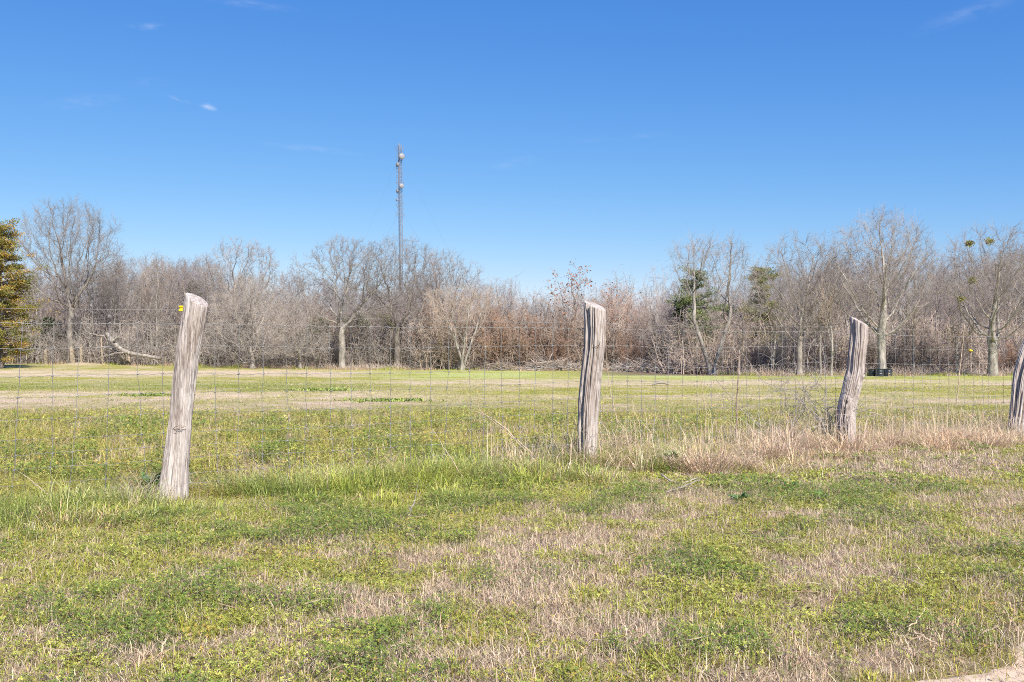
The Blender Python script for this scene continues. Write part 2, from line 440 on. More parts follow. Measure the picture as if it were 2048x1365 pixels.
def blades(g, x, y, h, w, col, lean=0.45, az=None, z0=None, droop=0.0, leanv=None):
    n = len(x)
    if z0 is None: z0 = ground_h(x, y) - 0.01
    if az is None: az = rng.uniform(0, 2 * math.pi, n)
    if leanv is None: leanv = np.abs(rng.normal(lean, lean * 0.5, n))
    fa = az + math.pi / 2 + rng.normal(0, .5, n)
    dx = np.cos(az); dy = np.sin(az); wx = np.cos(fa) * w / 2; wy = np.sin(fa) * w / 2
    hz = h / np.sqrt(1 + leanv ** 2)
    m1 = 0.5
    V = np.zeros((n, 5, 3))
    V[:, 0] = np.stack([x - wx, y - wy, z0], -1); V[:, 1] = np.stack([x + wx, y + wy, z0], -1)
    cx = x + dx * hz * leanv * 0.33; cy = y + dy * hz * leanv * 0.33; cz = z0 + hz * 0.62
    V[:, 2] = np.stack([cx + wx * .8, cy + wy * .8, cz], -1); V[:, 3] = np.stack([cx - wx * .8, cy - wy * .8, cz], -1)
    V[:, 4] = np.stack([x + dx * hz * leanv, y + dy * hz * leanv, z0 + hz * (1 - droop)], -1)
    b = np.arange(n)[:, None] * 5
    g.add(V.reshape(-1, 3), b + np.array([[0, 1, 2, 3]]), b + np.array([[3, 2, 4]]), qc=col, tc=col)

def wedge(n, y0, y1, power=1.0, margin=1.12):
    """random points in the strip of ground between distances y0..y1 in (and a little beside) the view"""
    t = rng.uniform(0, 1, n)
    yy = (y0 ** (2 - power) + t * (y1 ** (2 - power) - y0 ** (2 - power))) ** (1 / (2 - power)) if power != 2 else y0 * (y1 / y0) ** t
    xx = rng.uniform(-1, 1, n) * (yy * 0.5146 * margin + 0.8)
    return xx, yy

def offroad(x, y, lim=0.02):
    rd = (x - RO[0]) * RN[0] + (y - RO[1]) * RN[1]
    uu = (x - RO[0]) * RD[0] + (y - RO[1]) * RD[1]
    e = 0.16 * (fbm(uu * 2.3, uu * 0, 5, 5) - 0.5) * 2
    return rd > e + lim

gd = Geo(); gg = Geo()
for (n, y0, y1, hs, ws) in ((540000, 3.3, 9, 1.0, 0.0034), (370000, 9, 19, 1.15, 0.0058), (150000, 19, 38, 0.9, 0.010), (110000, 38, 88, 0.9, 0.022)):
    x, y = wedge(n, y0, y1, 0.0 if y0 > 18 else 0.6)
    ok = (offroad(x, y, 0.0) | (offroad(x, y, -.22) & (rng.uniform(0, 1, len(x)) < .22))) & ~((y > 63) & (x > 6))
    x, y = x[ok], y[ok]
    dry, bright, dark, lushm, isf = cover(x, y)
    n = len(x)
    pd = rng.uniform(0, 1, n) < (0.34 + 0.63 * dry)
    tall = 0.6 + 0.9 * fbm(x * 1.3, y * 1.3, 44, 3)
    # dry
    i = pd
    k = i.sum()
    col = jitter(C_DRY, k, 0.2, 0.04)
    mixd = (rng.uniform(0, 1, k) < 0.35)[:, None]
    col = np.where(mixd, jitter(C_DRY2, k, 0.25, 0.05), col)
    col = col * (1 - .14 * isf[i])[:, None]
    blades(gd, x[i], y[i], (1 + .9 * lushm[i]) * hs * rng.uniform(0.025, 0.095, k) * tall[i] * (1 - .3 * isf[i]), ws * rng.uniform(.5, 1.2, k), col, lean=1.7)
    i = ~pd
    k = i.sum()
    uu = rng.uniform(0, 1, k)
    col = jitter(C_GREEN, k) * np.where(lushm[i] + isf[i] > .5, 1.0, .90)[:, None] * np.array([1.04, 1, 1.05])
    col = np.where((uu < 0.38 - .14 * lushm[i])[:, None], jitter(C_LIME, k), col) * (1 - np.array([.16, .20, .10]) * (isf[i] * (1 - bright[i]))[:, None]) * (1 + np.array([.10, .0, .5]) * lushm[i][:, None])
    col = np.where((uu > 0.86)[:, None], jitter(C_YEL, k), col)
    dk = rng.uniform(0, 1, k) < dark[i] * 0.75
    col = np.where(dk[:, None], jitter(C_DARK, k, 0.25), col)
    br = bright[i][:, None]
    col = col * (1 - br) + br * jitter(np.array([0.49, 0.52, 0.19]), k, 0.12)
    blades(gg, x[i], y[i], hs * rng.uniform(0.02, 0.075, k) * tall[i] * (1 + 2.2 * lushm[i]), ws * rng.uniform(.6, 1.3, k), col, lean=1.1)

# long grass along the fence line
def tufts(g, ss, nn, nb, hh, cols, spread=0.09, lean=1.15, w=0.0065):
    for s_, n_, b_, h_, c_ in zip(ss, nn, nb, hh, cols):
        dp = min(abs(s_ + n_ * .62 - q) for q in (0, 3.47, 7.6, 11.3))
        if n_ < .15 and dp < .35: h_ = h_ * (.25 if n_ > -1.2 else .5)
        X0 = P1 + FD * s_ + FN * n_
        a = rng.uniform(0, 2 * math.pi, b_); rr = np.abs(rng.normal(0, spread, b_))
        x = X0[0] + np.cos(a) * rr; y = X0[1] + np.sin(a) * rr
        ok = y > 3.3
        if ok.sum() < 2: continue
        x, y, a = x[ok], y[ok], a[ok] + rng.normal(0, .7, ok.sum())
        k = len(x)
        blades(g, x, y, h_ * rng.uniform(.5, 1.15, k), w * rng.uniform(.6, 1.2, k), jitter(c_, k, .18, .05), az=a, leanv=np.abs(rng.normal(lean, .4, k)), droop=rng.uniform(0, .45, k))
m = 760
s_ = rng.uniform(-2.2, 14.5, m); n_ = rng.normal(-0.22, 0.55, m)
bend = 0.25 * np.sin(s_ * 1.1)
green = (rng.uniform(0, 1, m) < np.interp(s_, [-2, 4.0, 4.8, 7, 8, 14], [.8, .8, .6, .55, .45, .4]))
hh = rng.uniform(.14, .42, m) * (.55 + .9 * vnoise(s_ * 1.3, n_ * 2, 5)) * np.exp(-((n_ + .1) / .9) ** 2) * np.interp(s_, [-2, 1, 4, 8, 14], [.9, 1.05, 1.0, .8, .75])
gi = np.where(green)[0]; di = np.where(~green)[0]
pal = [np.array([.38, .43, .13]), np.array([.52, .53, .20]), np.array([.60, .57, .31]), np.array([.30, .37, .10]), np.array([.64, .55, .35])]
tufts(gg, s_[gi], n_[gi] + bend[gi] * .5, rng.integers(35, 80, len(gi)), hh[gi], [pal[i % 5] for i in range(len(gi))])
pal = [C_DRY, C_DRY * np.array([1.05, .92, .75]), C_DRY2 * 1.2, C_YEL * np.array([1.1, 1.05, 1.6])]
tufts(gd, s_[di], n_[di] + bend[di] * .5, rng.integers(35, 80, len(di)), hh[di] * .9, [pal[i % 4] for i in range(len(di))], lean=1.1)
# fresh long blades on this side of the left post and mid span
pal2 = [np.array([.56, .58, .12]), np.array([.38, .44, .09]), np.array([.60, .57, .22]), np.array([.31, .38, .08])]
m = 640
s_ = rng.uniform(-2.2, 6.0, m); n_ = .1 - np.abs(rng.normal(0, .8, m))
tufts(gg, s_, n_, rng.integers(28, 64, m), rng.uniform(.18, .52, m) * np.exp(n_ * .6) * np.interp(s_, [-2.2, .3, 1.2, 4.5, 6], [.8, .8, 1.15, 1.1, .7]), [pal2[i % 4] for i in range(m)], w=.0058, lean=1.3)
# pale matted heap of hay-like grass right of the middle post
m = 400
s_ = rng.uniform(3.2, 14.0, m); n_ = rng.normal(-0.3, 0.42, m)
hp = np.exp(-((s_ - 5.4) / 1.1) ** 2) + .8 * np.exp(-((s_ - 9.3) / 1.3) ** 2); n_ = n_ - .45 * hp * rng.uniform(0, 1, m)
tufts(gd, s_, n_, rng.integers(40, 80, m), (1 + .35 * hp) * rng.uniform(.24, .54, m) * (.4 + 1.1 * vnoise(s_ * 1.7, n_, 9)), [(C_DRY * np.array([1.12, 1.04, .88]), C_DRY * 1.08, C_DRY2 * 1.3)[i % 3] for i in range(m)], lean=1.6, w=0.0062)
# long single straws and seed stems standing through the fence on the right
m = 1700; s_ = rng.uniform(3.0, 14, m); n_ = rng.normal(0, .4, m); q_ = P1 + FD * s_[:, None] + FN * n_[:, None]
blades(gd, q_[:, 0], q_[:, 1], rng.uniform(.25, .75, m), np.full(m, .0045), jitter(C_DRY, m, .2), lean=.5, droop=.1)
# dead straw and earth-coloured blades packed round the feet of the posts
for (px_, D_) in ((347, 7.96), (1176, 10.25), (1694, 12.55), (2030, 14.7)):
    m = 520; a = rng.uniform(0, 6.28, m); rr3 = .10 + np.abs(rng.normal(0, .10, m)); x = (px_ - 1024) / F * D_ + np.cos(a) * rr3; y = D_ + np.sin(a) * rr3
    blades(gd, x, y, rng.uniform(.03, .15, m), np.full(m, .005), jitter(C_DRY2 * .95, m, .3), az=a + rng.normal(0, .8, m), leanv=np.abs(rng.normal(1.0, .5, m)))
# small tufts scattered over the verge and near field
for (geo, cl, cnt, dfun) in ((gd, (C_DRY, C_DRY2 * 1.15, C_DRY * np.array([1, .95, .85])), 2600, 1), (gg, (C_LIME, C_GREEN, C_GREEN * 1.2), 2200, 0)):
    x, y = wedge(cnt, 3.4, 17, .6); dry, bright, dark, lushm, isf = cover(x, y)
    keep = (rng.uniform(0, 1, cnt) < (dry * .9 + .12 if dfun else (1 - dry) * .8 + .06)) & offroad(x, y, .05); x, y = x[keep], y[keep]; k = len(x); b = 22
    a = rng.uniform(0, 6.28, (k, b)); rr2 = np.abs(rng.normal(0, .035, (k, b)))
    X_ = (x[:, None] + np.cos(a) * rr2).ravel(); Y_ = (y[:, None] + np.sin(a) * rr2).ravel(); hh2 = (rng.uniform(.05, .14, (k, 1)) * rng.uniform(.5, 1.1, (k, b))).ravel()
    cc = np.array(cl)[rng.integers(0, 3, k)].repeat(b, 0)
    blades(geo, X_, Y_, hh2, np.full(k * b, .0045) * rng.uniform(.6, 1.2, k * b), np.clip(cc * (1 + .18 * rng.standard_normal((k * b, 1))), .01, .9), az=a.ravel(), leanv=np.abs(rng.normal(.9, .4, k * b)), droop=rng.uniform(0, .3, k * b))

tag(gd.build('dry_grass', M['dryblade'], smooth=False, color=True), kind='stuff')
tag(gg.build('green_grass', M['blade'], smooth=False, color=True), kind='stuff')

# clover and low herbs: trifoliate leaves on short stems
def clover(g, x, y, z, size, col):
    n = len(x)
    nrm = norm(np.stack([rng.normal(0.12, .45, n), rng.normal(-.25, .45, n), np.ones(n)], -1))
    ref = norm(np.stack([rng.normal(0, 1, n), rng.normal(0, 1, n), rng.normal(0, .2, n)], -1))
    a = norm(np.cross(nrm, ref)); b = np.cross(nrm, a)
    c0 = np.stack([x, y, z], -1)
    for k in range(3):
        t = k * 2 * math.pi / 3
        d = a * math.cos(t) + b * math.sin(t); e = -a * math.sin(t) + b * math.cos(t)
        s = size[:, None]
        p0 = c0; p1 = c0 + d * s * .6 + e * s * .38 + nrm * s * .12; p2 = c0 + d * s * 1.0; p3 = c0 + d * s * .6 - e * s * .38 + nrm * s * .12
        V = np.stack([p0, p1, p2, p3], 1).reshape(-1, 3)
        g.add(V, np.arange(n)[:, None] * 4 + np.array([[0, 1, 2, 3]]), qc=np.clip(col * (1 + .1 * rng.standard_normal((n, 1))), .01, .9))
gc = Geo()
for (n, y0, y1, sz) in ((230000, 3.3, 8.5, 0.0088), (150000, 8.5, 14, 0.015), (80000, 14, 21, 0.021), (16000, 21, 40, 0.032)):
    x, y = wedge(n, y0, y1, 0.6)
    dry, bright, dark, lushm, isf = cover(x, y)
    keep = offroad(x, y, 0.1) & (rng.uniform(0, 1, len(x)) < np.clip(1.05 - 1.25 * dry + .2 * dark, 0.04, 1) * (1 - 0.75 * isf))
    x, y, dry, dark, lushm = x[keep], y[keep], dry[keep], dark[keep], lushm[keep]
    n = len(x)
    hmap = (0.035 + 0.04 * dark) * (0.6 + fbm(x * 3, y * 3, 61, 3)) + lushm * (0.05 + 0.17 * fbm(x * 1.6, y * 1.6, 62, 4) ** 1.5)
    z = ground_h(x, y) + hmap * rng.uniform(.25, 1.0, n) ** .6
    tone = fbm(x * 2.2, y * 2.2, 81, 3)[:, None]
    col = jitter(np.array([.285, .30, .058]), n, .28)
    u_ = rng.uniform(0, 1, (n, 1))
    col = np.where(u_ + (tone - .5) * 1.2 < .10, jitter(C_LIME * np.array([.92, .95, 1.3]), n, .15), col) * (1 + np.array([.10, .02, .15]) * lushm[:, None])
    col = np.where(u_ + (tone - .5) * .6 > 1.0, jitter(C_YEL * np.array([.95, .85, .8]), n, .15), col)
    dk = (rng.uniform(0, 1, n) < dark * .75)[:, None]
    col = np.where(dk, jitter(C_DARK, n, .25), col)
    clover(gc, x, y, z, sz * rng.uniform(.6, 1.25, n), col)
tag(gc.build('clover', M['leaf'], smooth=False, color=True), kind='stuff')
x, y = wedge(5000, 3.35, 14, .6); ok = offroad(x, y, -.3); x, y = x[ok], y[ok]
gl = Geo(); n = len(x); pts = np.stack([x, y, ground_h(x, y) + rng.uniform(.01, .05, n)], -1)
nr = norm(np.stack([rng.normal(0, .4, n), rng.normal(0, .4, n), np.ones(n)], -1)); a_ = norm(np.cross(nr, rng.normal(0, 1, (n, 3)))); b_ = np.cross(nr, a_); s_ = rng.uniform(.012, .032, n)[:, None]
V = np.stack([pts, pts + a_ * s_ * .5 + b_ * s_ * .35 + nr * s_ * .15, pts + a_ * s_, pts + a_ * s_ * .5 - b_ * s_ * .35 + nr * s_ * .1], 1).reshape(-1, 3)
pal = np.array([[.30, .20, .13], [.42, .30, .20], [.22, .15, .10], [.50, .40, .30]]); gl.add(V, np.arange(n)[:, None] * 4 + np.array([[0, 1, 2, 3]]), qc=pal[rng.integers(0, 4, n)])
k = 900; x, y = wedge(k, 3.4, 15, .6); d_ = norm(np.stack([rng.normal(0, 1, k), rng.normal(0, 1, k), rng.normal(.05, .12, k)], -1)); L_ = rng.uniform(.04, .15, k)[:, None]; z_ = ground_h(x, y) + rng.uniform(.02, .07, k); p0 = np.stack([x, y, z_], -1)
tubes(gl, np.stack([p0, p0 + d_ * L_ * .5 + rng.normal(0, .008, (k, 3)), p0 + d_ * L_], 1), np.full((k, 3), .0022) * rng.uniform(.6, 1.3, (k, 1)), 3, col=pal[rng.integers(0, 4, k)] * 1.2)
tag(gl.build('leaf_litter', M['dryblade'], smooth=False, color=True), kind='stuff')
print('grass faces', sum(len(q) for q in gd.q + gg.q + gc.q))

# ------------------------------------------------------------------ fence posts
def make_post(label, D, rows, tipL, tipR, grooves, seed, knots=(), slant=0.55):
    """rows: (py, left px, right px) outline from the photograph, D distance; tipL/tipR: top corners (px,py)"""
    r_ = np.random.default_rng(seed)
    rows = np.array(rows, float)
    zs = EYE - (rows[:, 0] - HOR) / F * D
    xl = (rows[:, 1] - 1024) / F * D; xr = (rows[:, 2] - 1024) / F * D
    order = np.argsort(zs); zs, xl, xr = zs[order], xl[order], xr[order]
    xb = (xl[0] + xr[0]) / 2
    gz = float(ground_h(np.array([xb]), np.array([D]))[0])
    zbot = gz - 0.25
    K, T = 260, 180
    zt = z_at(tipL[1], D) + 0.02
    t = np.linspace(0, 1, K); zr = zbot + t * (zt - zbot)
    L = np.interp(zr, zs, xl); Rr = np.interp(zr, zs, xr)
    cx = (L + Rr) / 2; hw = (Rr - L) / 2
    ker = np.ones(9) / 9
    cx = np.convolve(np.pad(cx, 4, 'edge'), ker, 'valid'); hw = np.convolve(np.pad(hw, 4, 'edge'), ker, 'valid')
    th = np.linspace(0, 2 * math.pi, T, endpoint=False)
    TH, ZZ = np.meshgrid(th, zr)
    CX = cx[:, None]; HW = hw[:, None]
    # fluting: ridges that run along the grain and drift slowly; sampled on a circle so that it closes
    def ringn(freq, zf, sd):
        return fbm(np.cos(TH) * freq + 31 + sd, np.sin(TH) * freq + ZZ * zf * .7 + sd * 3.1, sd, 3)
    lobes = ringn(1.1, .8, seed) - .5
    flute = ringn(3.6, .18, seed + 5) - .5
    fine = ringn(13, .9, seed + 9) - .5
    rr = 1 + 0.18 * lobes + 0.20 * flute + 0.13 * fine
    rr = rr - 0.17 * sst(.05, .0, np.abs(ringn(5, .3, seed + 14) - .5)) * sst(.35, .55, ringn(1.5, 2.0, seed + 15))
    rr = rr - 0.10 * sst(.05, .0, np.abs(ringn(11, .5, seed + 16) - .5)) * sst(.4, .55, ringn(2.5, 2.5, seed + 17))
    for (ang, za, zb, depth, wid) in grooves:            # angle (camera side is -90 deg), from za to zb (heights), depth, width
        a0 = R(ang) + 0.10 * (fbm(ZZ * 2.5 + ang, ZZ * 0, seed + 3, 2) - .5) * 2
        dth = np.angle(np.exp(1j * (TH - a0)))
        win = sst(za - .05, za + .08, ZZ) * sst(zb + .04, zb - .10, ZZ) if zb < 5 else sst(za - .05, za + .08, ZZ)
        w_ = R(wid) * (0.7 + .6 * fbm(ZZ * 6, ZZ * 0 + ang, seed + 4, 2))
        rr = rr - depth * win * np.exp(-(dth / w_) ** 4)
    for (ang, zk, amp, sz) in knots:
        dth = np.angle(np.exp(1j * (TH - R(ang)))) * HW
        dd = np.sqrt(dth ** 2 + ((ZZ - zk) * .8) ** 2)
        rr = rr + amp * np.exp(-(dd / sz) ** 2) - amp * .9 * np.exp(-(dd / (sz * .35)) ** 2)
    XX = CX + HW * rr * np.cos(TH); YY = HW * 0.92 * rr * np.sin(TH)
    # keep the outline on the photograph's: rescale each ring to its width
    mn = XX.min(1, keepdims=True); mxx = XX.max(1, keepdims=True)
    XX = (XX - mn) / (mxx - mn) * (2 * HW) + CX - HW
    # slanted saw cut
    xL, zL = (tipL[0] - 1024) / F * D, z_at(tipL[1], D); xR, zR = (tipR[0] - 1024) / F * D, z_at(tipR[1], D)
    hwT = hw[-1]
    def cut(x, y):
        return zL + (zR - zL) * (x - xL) / (xR - xL) + slant * (y - hwT) * .55
    cutz = np.zeros_like(XX)
    top = cut(XX, YY) + 0.006 * (fbm(XX * 60, YY * 60, seed + 20, 2) - .5)
    zn = np.minimum(zbot + (ZZ - zbot) * 1.0, 9)
    f = (ZZ - zbot) / (zt - zbot)
    Zf = zbot + f * (top - zbot)
    V = np.stack([XX, YY, Zf], -1)
    ids = np.arange(K * T).reshape(K, T)
    Q = np.stack([ids[:-1], np.roll(ids[:-1], -1, 1), np.roll(ids[1:], -1, 1), ids[1:]], -1).reshape(-1, 4)
    # cap rings
    caps = [V.reshape(-1, 3)]
    prev = ids[-1]; base = K * T
    qs = [Q]
    cxy = np.array([XX[-1].mean(), YY[-1].mean()])
    for q in (0.93, 0.8, .6, .4, .2, .06):
        x = cxy[0] + (XX[-1] - cxy[0]) * q; y = cxy[1] + (YY[-1] - cxy[1]) * q
        z = cut(x, y) + 0.010 * (fbm(x * 70, y * 70, seed + 20, 3) - .5) + (0.004 if q < .9 else 0)
        caps.append(np.stack([x, y, z], -1)); cur = base + np.arange(T); base += T
        qs.append(np.stack([prev, np.roll(prev, -1), np.roll(cur, -1), cur], -1)); prev = cur
    ctr = np.array([[cxy[0], cxy[1], cut(cxy[0], cxy[1])]])
    caps.append(ctr); tris = np.stack([prev, np.roll(prev, -1), np.full(T, base)], -1)
    Vall = np.concatenate(caps) - np.array([xb, 0, gz])
    root = empty('fence_post', (xb, D, gz))
    tag(root, label, 'fence post', 'weathered cedar posts of the wire fence')
    g = Geo(); g.add(Vall, np.concatenate(qs), tris)
    g.build('timber', M['wood'], root)
    return root, xb, gz

def wire_piece(root, pts, rad, name, mat):
    g = Geo(); p = np.array(pts, float)
    # smooth
    t = np.linspace(0, len(p) - 1, len(p) * 4); p = np.stack([np.interp(t, np.arange(len(p)), p[:, i]) for i in range(3)], -1)
    tubes(g, p, np.full(len(p), rad), 5, caps=True)
    return g.build(name, mat, root)

D1, D2, D3, D4 = 7.96, 10.25, 12.55, 14.7
post1, x1, g1 = make_post('thick leaning grey post nearest the camera with yellow insulator at its slanted top', D1,
    [(575, 371, 417), (627, 363, 409), (695, 352.6, 398), (762, 346, 391), (829, 341, 384), (897, 331, 380), (930, 326, 378), (964, 320, 377), (985, 317, 378), (1010, 315, 378), (1040, 314, 379)],
    (371, 579), (416, 606), [(-70, .3, 9, .10, 7), (-115, .9, 9, .08, 6), (-95, .0, .8, .10, 5), (-55, -.1, .45, .10, 6), (-130, -.2, .5, .12, 6)], 11, knots=[(-88, .62, .07, .03), (-60, 1.33, .06, .04)])
post2, x2, g2 = make_post('upright grey post in the middle, deep dark crack down its left side', D2,
    [(590, 1167, 1211.5), (636, 1168.5, 1211.5), (691, 1167.5, 1208), (747, 1161, 1202), (803, 1156, 1198), (858, 1155, 1195), (900, 1157, 1194), (925, 1157, 1196), (960, 1156, 1197)],
    (1167, 595), (1211.5, 613), [(-140, .75, 9, .60, 14), (-143, .1, .8, .5, 12), (-100, .85, 9, .20, 3.5), (-72, .9, 1.4, .18, 4), (-112, -.2, .6, .30, 6), (-52, .2, .7, .10, 4), (-160, -.2, .7, .2, 5)], 23, knots=[(-60, 1.08, .05, .03)])
post3, x3, g3 = make_post('gnarled crooked post wider at its foot, between the vine tangle and the black barrels', D3,
    [(622, 1701, 1735.5), (655, 1702, 1735.7), (701, 1697, 1730.5), (735, 1695, 1728), (757, 1688.5, 1724), (780, 1684, 1719), (803, 1678, 1714.6), (837, 1671, 1711), (865, 1672, 1711), (882, 1677, 1710), (900, 1680, 1708), (930, 1680, 1708)],
    (1702, 629), (1735.5, 646), [(-150, .9, 9, .25, 14), (-100, .8, 9, .22, 4), (-78, 1.0, 9, .20, 3.5), (-88, .3, .9, .18, 5), (-125, -.1, .6, .30, 7), (-62, .0, .8, .15, 5), (-108, -.2, .4, .2, 5)], 37,
    knots=[(-45, .98, .30, .05), (-120, .55, .30, .07), (-70, .80, .12, .04), (-100, .35, .15, .05)])
post4, x4, g4 = make_post('dark-sided post leaning to the right at the right edge of the view', D4,
    [(652, 2056, 2096), (708, 2037, 2079), (752, 2027, 2068), (796, 2022.5, 2060), (840, 2017, 2054), (870, 2014, 2050), (900, 2012, 2049), (930, 2012, 2049)],
    (2056, 655), (2096, 672), [(-150, .2, 9, .25, 12), (-95, .0, .8, .35, 6), (-75, .3, 1.2, .2, 5), (-120, .1, .6, .3, 6), (-60, .1, .7, .2, 4)], 41, knots=[(-62, .85, .25, .05)])

def on_post(px, py, D, xb, gz, hw=0.1):
    """local point just in front of a post's surface"""
    x = (px - 1024) / F * D; z = z_at(py, D)
    return [x - xb, -hw, z - gz]

# staples, twisted wire ends and the insulator
wire_piece(post1, [on_post(352, 858, D1, x1, g1, .075), on_post(360, 852, D1, x1, g1, .105), on_post(368, 850, D1, x1, g1, .11), on_post(380, 851, D1, x1, g1, .085)], .0022, 'tie_wire', M['rust'])
wire_piece(post1, [on_post(357, 861, D1, x1, g1, .10), on_post(364, 855, D1, x1, g1, .108), on_post(376, 853, D1, x1, g1, .095)], .002, 'tie_wire', M['rust'])
wire_piece(post2, [on_post(1184, 695, D2, x2, g2, .09), on_post(1190, 694, D2, x2, g2, .118), on_post(1197, 690, D2, x2, g2, .115), on_post(1199, 684, D2, x2, g2, .10)], .0026, 'bent_nail', M['rust'])
wire_piece(post2, [on_post(1177, 894, D2, x2, g2, .09), on_post(1183, 890, D2, x2, g2, .118), on_post(1190, 894, D2, x2, g2, .118), on_post(1193, 906, D2, x2, g2, .10)], .0028, 'bent_nail', M['rust'])
# insulator: flanged yellow spool on a bracket
g = Geo()
prof = [(0, 0), (.019, 0), (.021, .004), (.021, .010), (.013, .014), (.013, .030), (.021, .034), (.021, .040), (.017, .044), (0, .044)]
T = 20; th = np.arange(T) * 2 * math.pi / T
V = np.array([[r * math.cos(a), r * math.sin(a), z] for r, z in prof for a in th])
ids = np.arange(len(V)).reshape(-1, T)
g.add(V, np.stack([ids[:-1], np.roll(ids[:-1], -1, 1), np.roll(ids[1:], -1, 1), ids[1:]], -1).reshape(-1, 4))
# bracket arm to the post
bx = np.array([[.0, -.008, .016], [.06, -.008, .016], [.06, .008, .016], [0, .008, .016], [0, -.008, .028], [.06, -.008, .028], [.06, .008, .028], [0, .008, .028]])
g.add(bx, [[0, 3, 2, 1], [4, 5, 6, 7], [0, 1, 5, 4], [1, 2, 6, 5], [2, 3, 7, 6], [3, 0, 4, 7]])
ins = g.build('insulator', M['yellow'], post1)
ins.location = ((362 - 1024) / F * D1 - x1, 0.0, z_at(623, D1) - g1)
tag(ins, 'bright yellow plastic insulator')

# ------------------------------------------------------------------ woven wire fence
def fpt(s, off=0.13):
    p = P1[None, :] + FD[None, :] * np.asarray(s)[:, None] + FN[None, :] * off
    return p
WZ = [1.42, 1.225, 1.01, .845, .68, .53, .42, .31, .20, .105]
def wz(s, i):
    s = np.asarray(s, float)
    sag = -0.025 * np.abs(np.sin(math.pi * (s - 0.0) / 4.09)) ** 1.5
    wob = 0.03 * (fbm(s * .5 + i * 3.3, s * 0 + i, 300 + (i // 4), 2) - .5)
    base = np.interp(s, [-2, 0, 4.1, 8.2, 12.3, 15], [0, .0, .01, .02, -.02, -.06])
    return WZ[i] + sag * (1 if i < 3 else .6) + wob + base
root = empty('wire_fence', (float(P1[0]), float(P1[1]), 0.0))
tag(root, 'woven wire fence of square grey mesh strung behind the weathered posts', 'wire fence')
org = np.array([P1[0], P1[1], 0.0])
sw = np.arange(-2.4, 15.6, 0.0256)
for i in range(10):
    g = Geo(); p = fpt(sw)
    z = wz(sw, i) + 0.0035 * np.sin(sw * 2 * math.pi / .1025) + .022 * (fbm(sw * 2.3, sw * 0 + i, 7, 2) - .5)
    lat = 0.004 * np.sin(sw * 21 + i)
    P = np.stack([p[:, 0] + FN[0] * lat, p[:, 1] + FN[1] * lat, z], -1) - org
    tubes(g, P, np.full(len(sw), 0.0022 if i == 0 else (.0019 if i < 3 else .0014)), 5)
    g.build('line_wire', M['wire'], root)
g = Geo(); p = fpt(sw, .10)
z = 1.525 - 0.02 * np.abs(np.sin(math.pi * sw / 4.09)) + np.interp(sw, [-2, 0, 4.1, 8.2, 12.3, 15], [-.005, .0, -.045, -.03, -.03, -.06]) + .002 * np.sin(sw * 3)
tubes(g, np.stack([p[:, 0], p[:, 1], z], -1) - org, np.full(len(sw), .0014), 5)
g.build('top_wire', M['wire'], root)
fr = np.random.default_rng(5)
for k, s0 in enumerate(np.arange(-2.3, 15.4, 0.205)):
    s0 = s0 + fr.normal(0, .008)
    g = Geo(); pts = []; lean = fr.normal(0, .012)
    for i in range(10):
        si = s0 + lean * i / 3 + fr.normal(0, .004)
        q = fpt([si])[0]; pts.append([q[0], q[1], float(wz([si], i)[0])])
    pts = np.array(pts) - org
    t = np.linspace(0, 9, 37); mid = np.stack([np.interp(t, np.arange(10), pts[:, c]) for c in range(3)], -1)
    mid[:, 0] += FD[0] * fr.normal(0, .0022, 37); mid[:, 1] += FD[1] * fr.normal(0, .0022, 37)
    tubes(g, mid, np.full(37, .0021), 4)
    for p_ in pts:                                     # wrapped knots at every crossing
        ks = np.linspace(-1, 1, 5)
        P = p_[None] + np.outer(ks * .013, [FD[0], FD[1], .25])
        tubes(g, P, np.array([.002, .005, .0058, .005, .002]), 5)
    g.build('stay_wire', M['wire'] if k % 3 else M['knot'], root)

# ------------------------------------------------------------------ trees
def rot_dirs(T, ang, az):
    ref = np.where(np.abs(T[:, 2:3]) > .9, np.array([[1., 0, 0]]), np.array([[0, 0, 1.]]))
    u = norm(np.cross(T, ref)); w = np.cross(T, u)
    return norm(np.cos(ang)[:, None] * T + np.sin(ang)[:, None] * (np.cos(az)[:, None] * u + np.sin(az)[:, None] * w))

def grow_lines(r_, start, d, length, radius, k, gnarl, trop, tip=.35):
    N = len(start); P = np.zeros((N, k, 3)); P[:, 0] = start
    d = d.copy(); step = (length / (k - 1))[:, None]
    for j in range(1, k):
        d = norm(d + r_.normal(0, gnarl, (N, 3)) + np.array([0, 0, trop]))
        P[:, j] = P[:, j - 1] + d * step
    Rd = radius[:, None] * np.linspace(1, tip, k)[None, :]
    return P, Rd

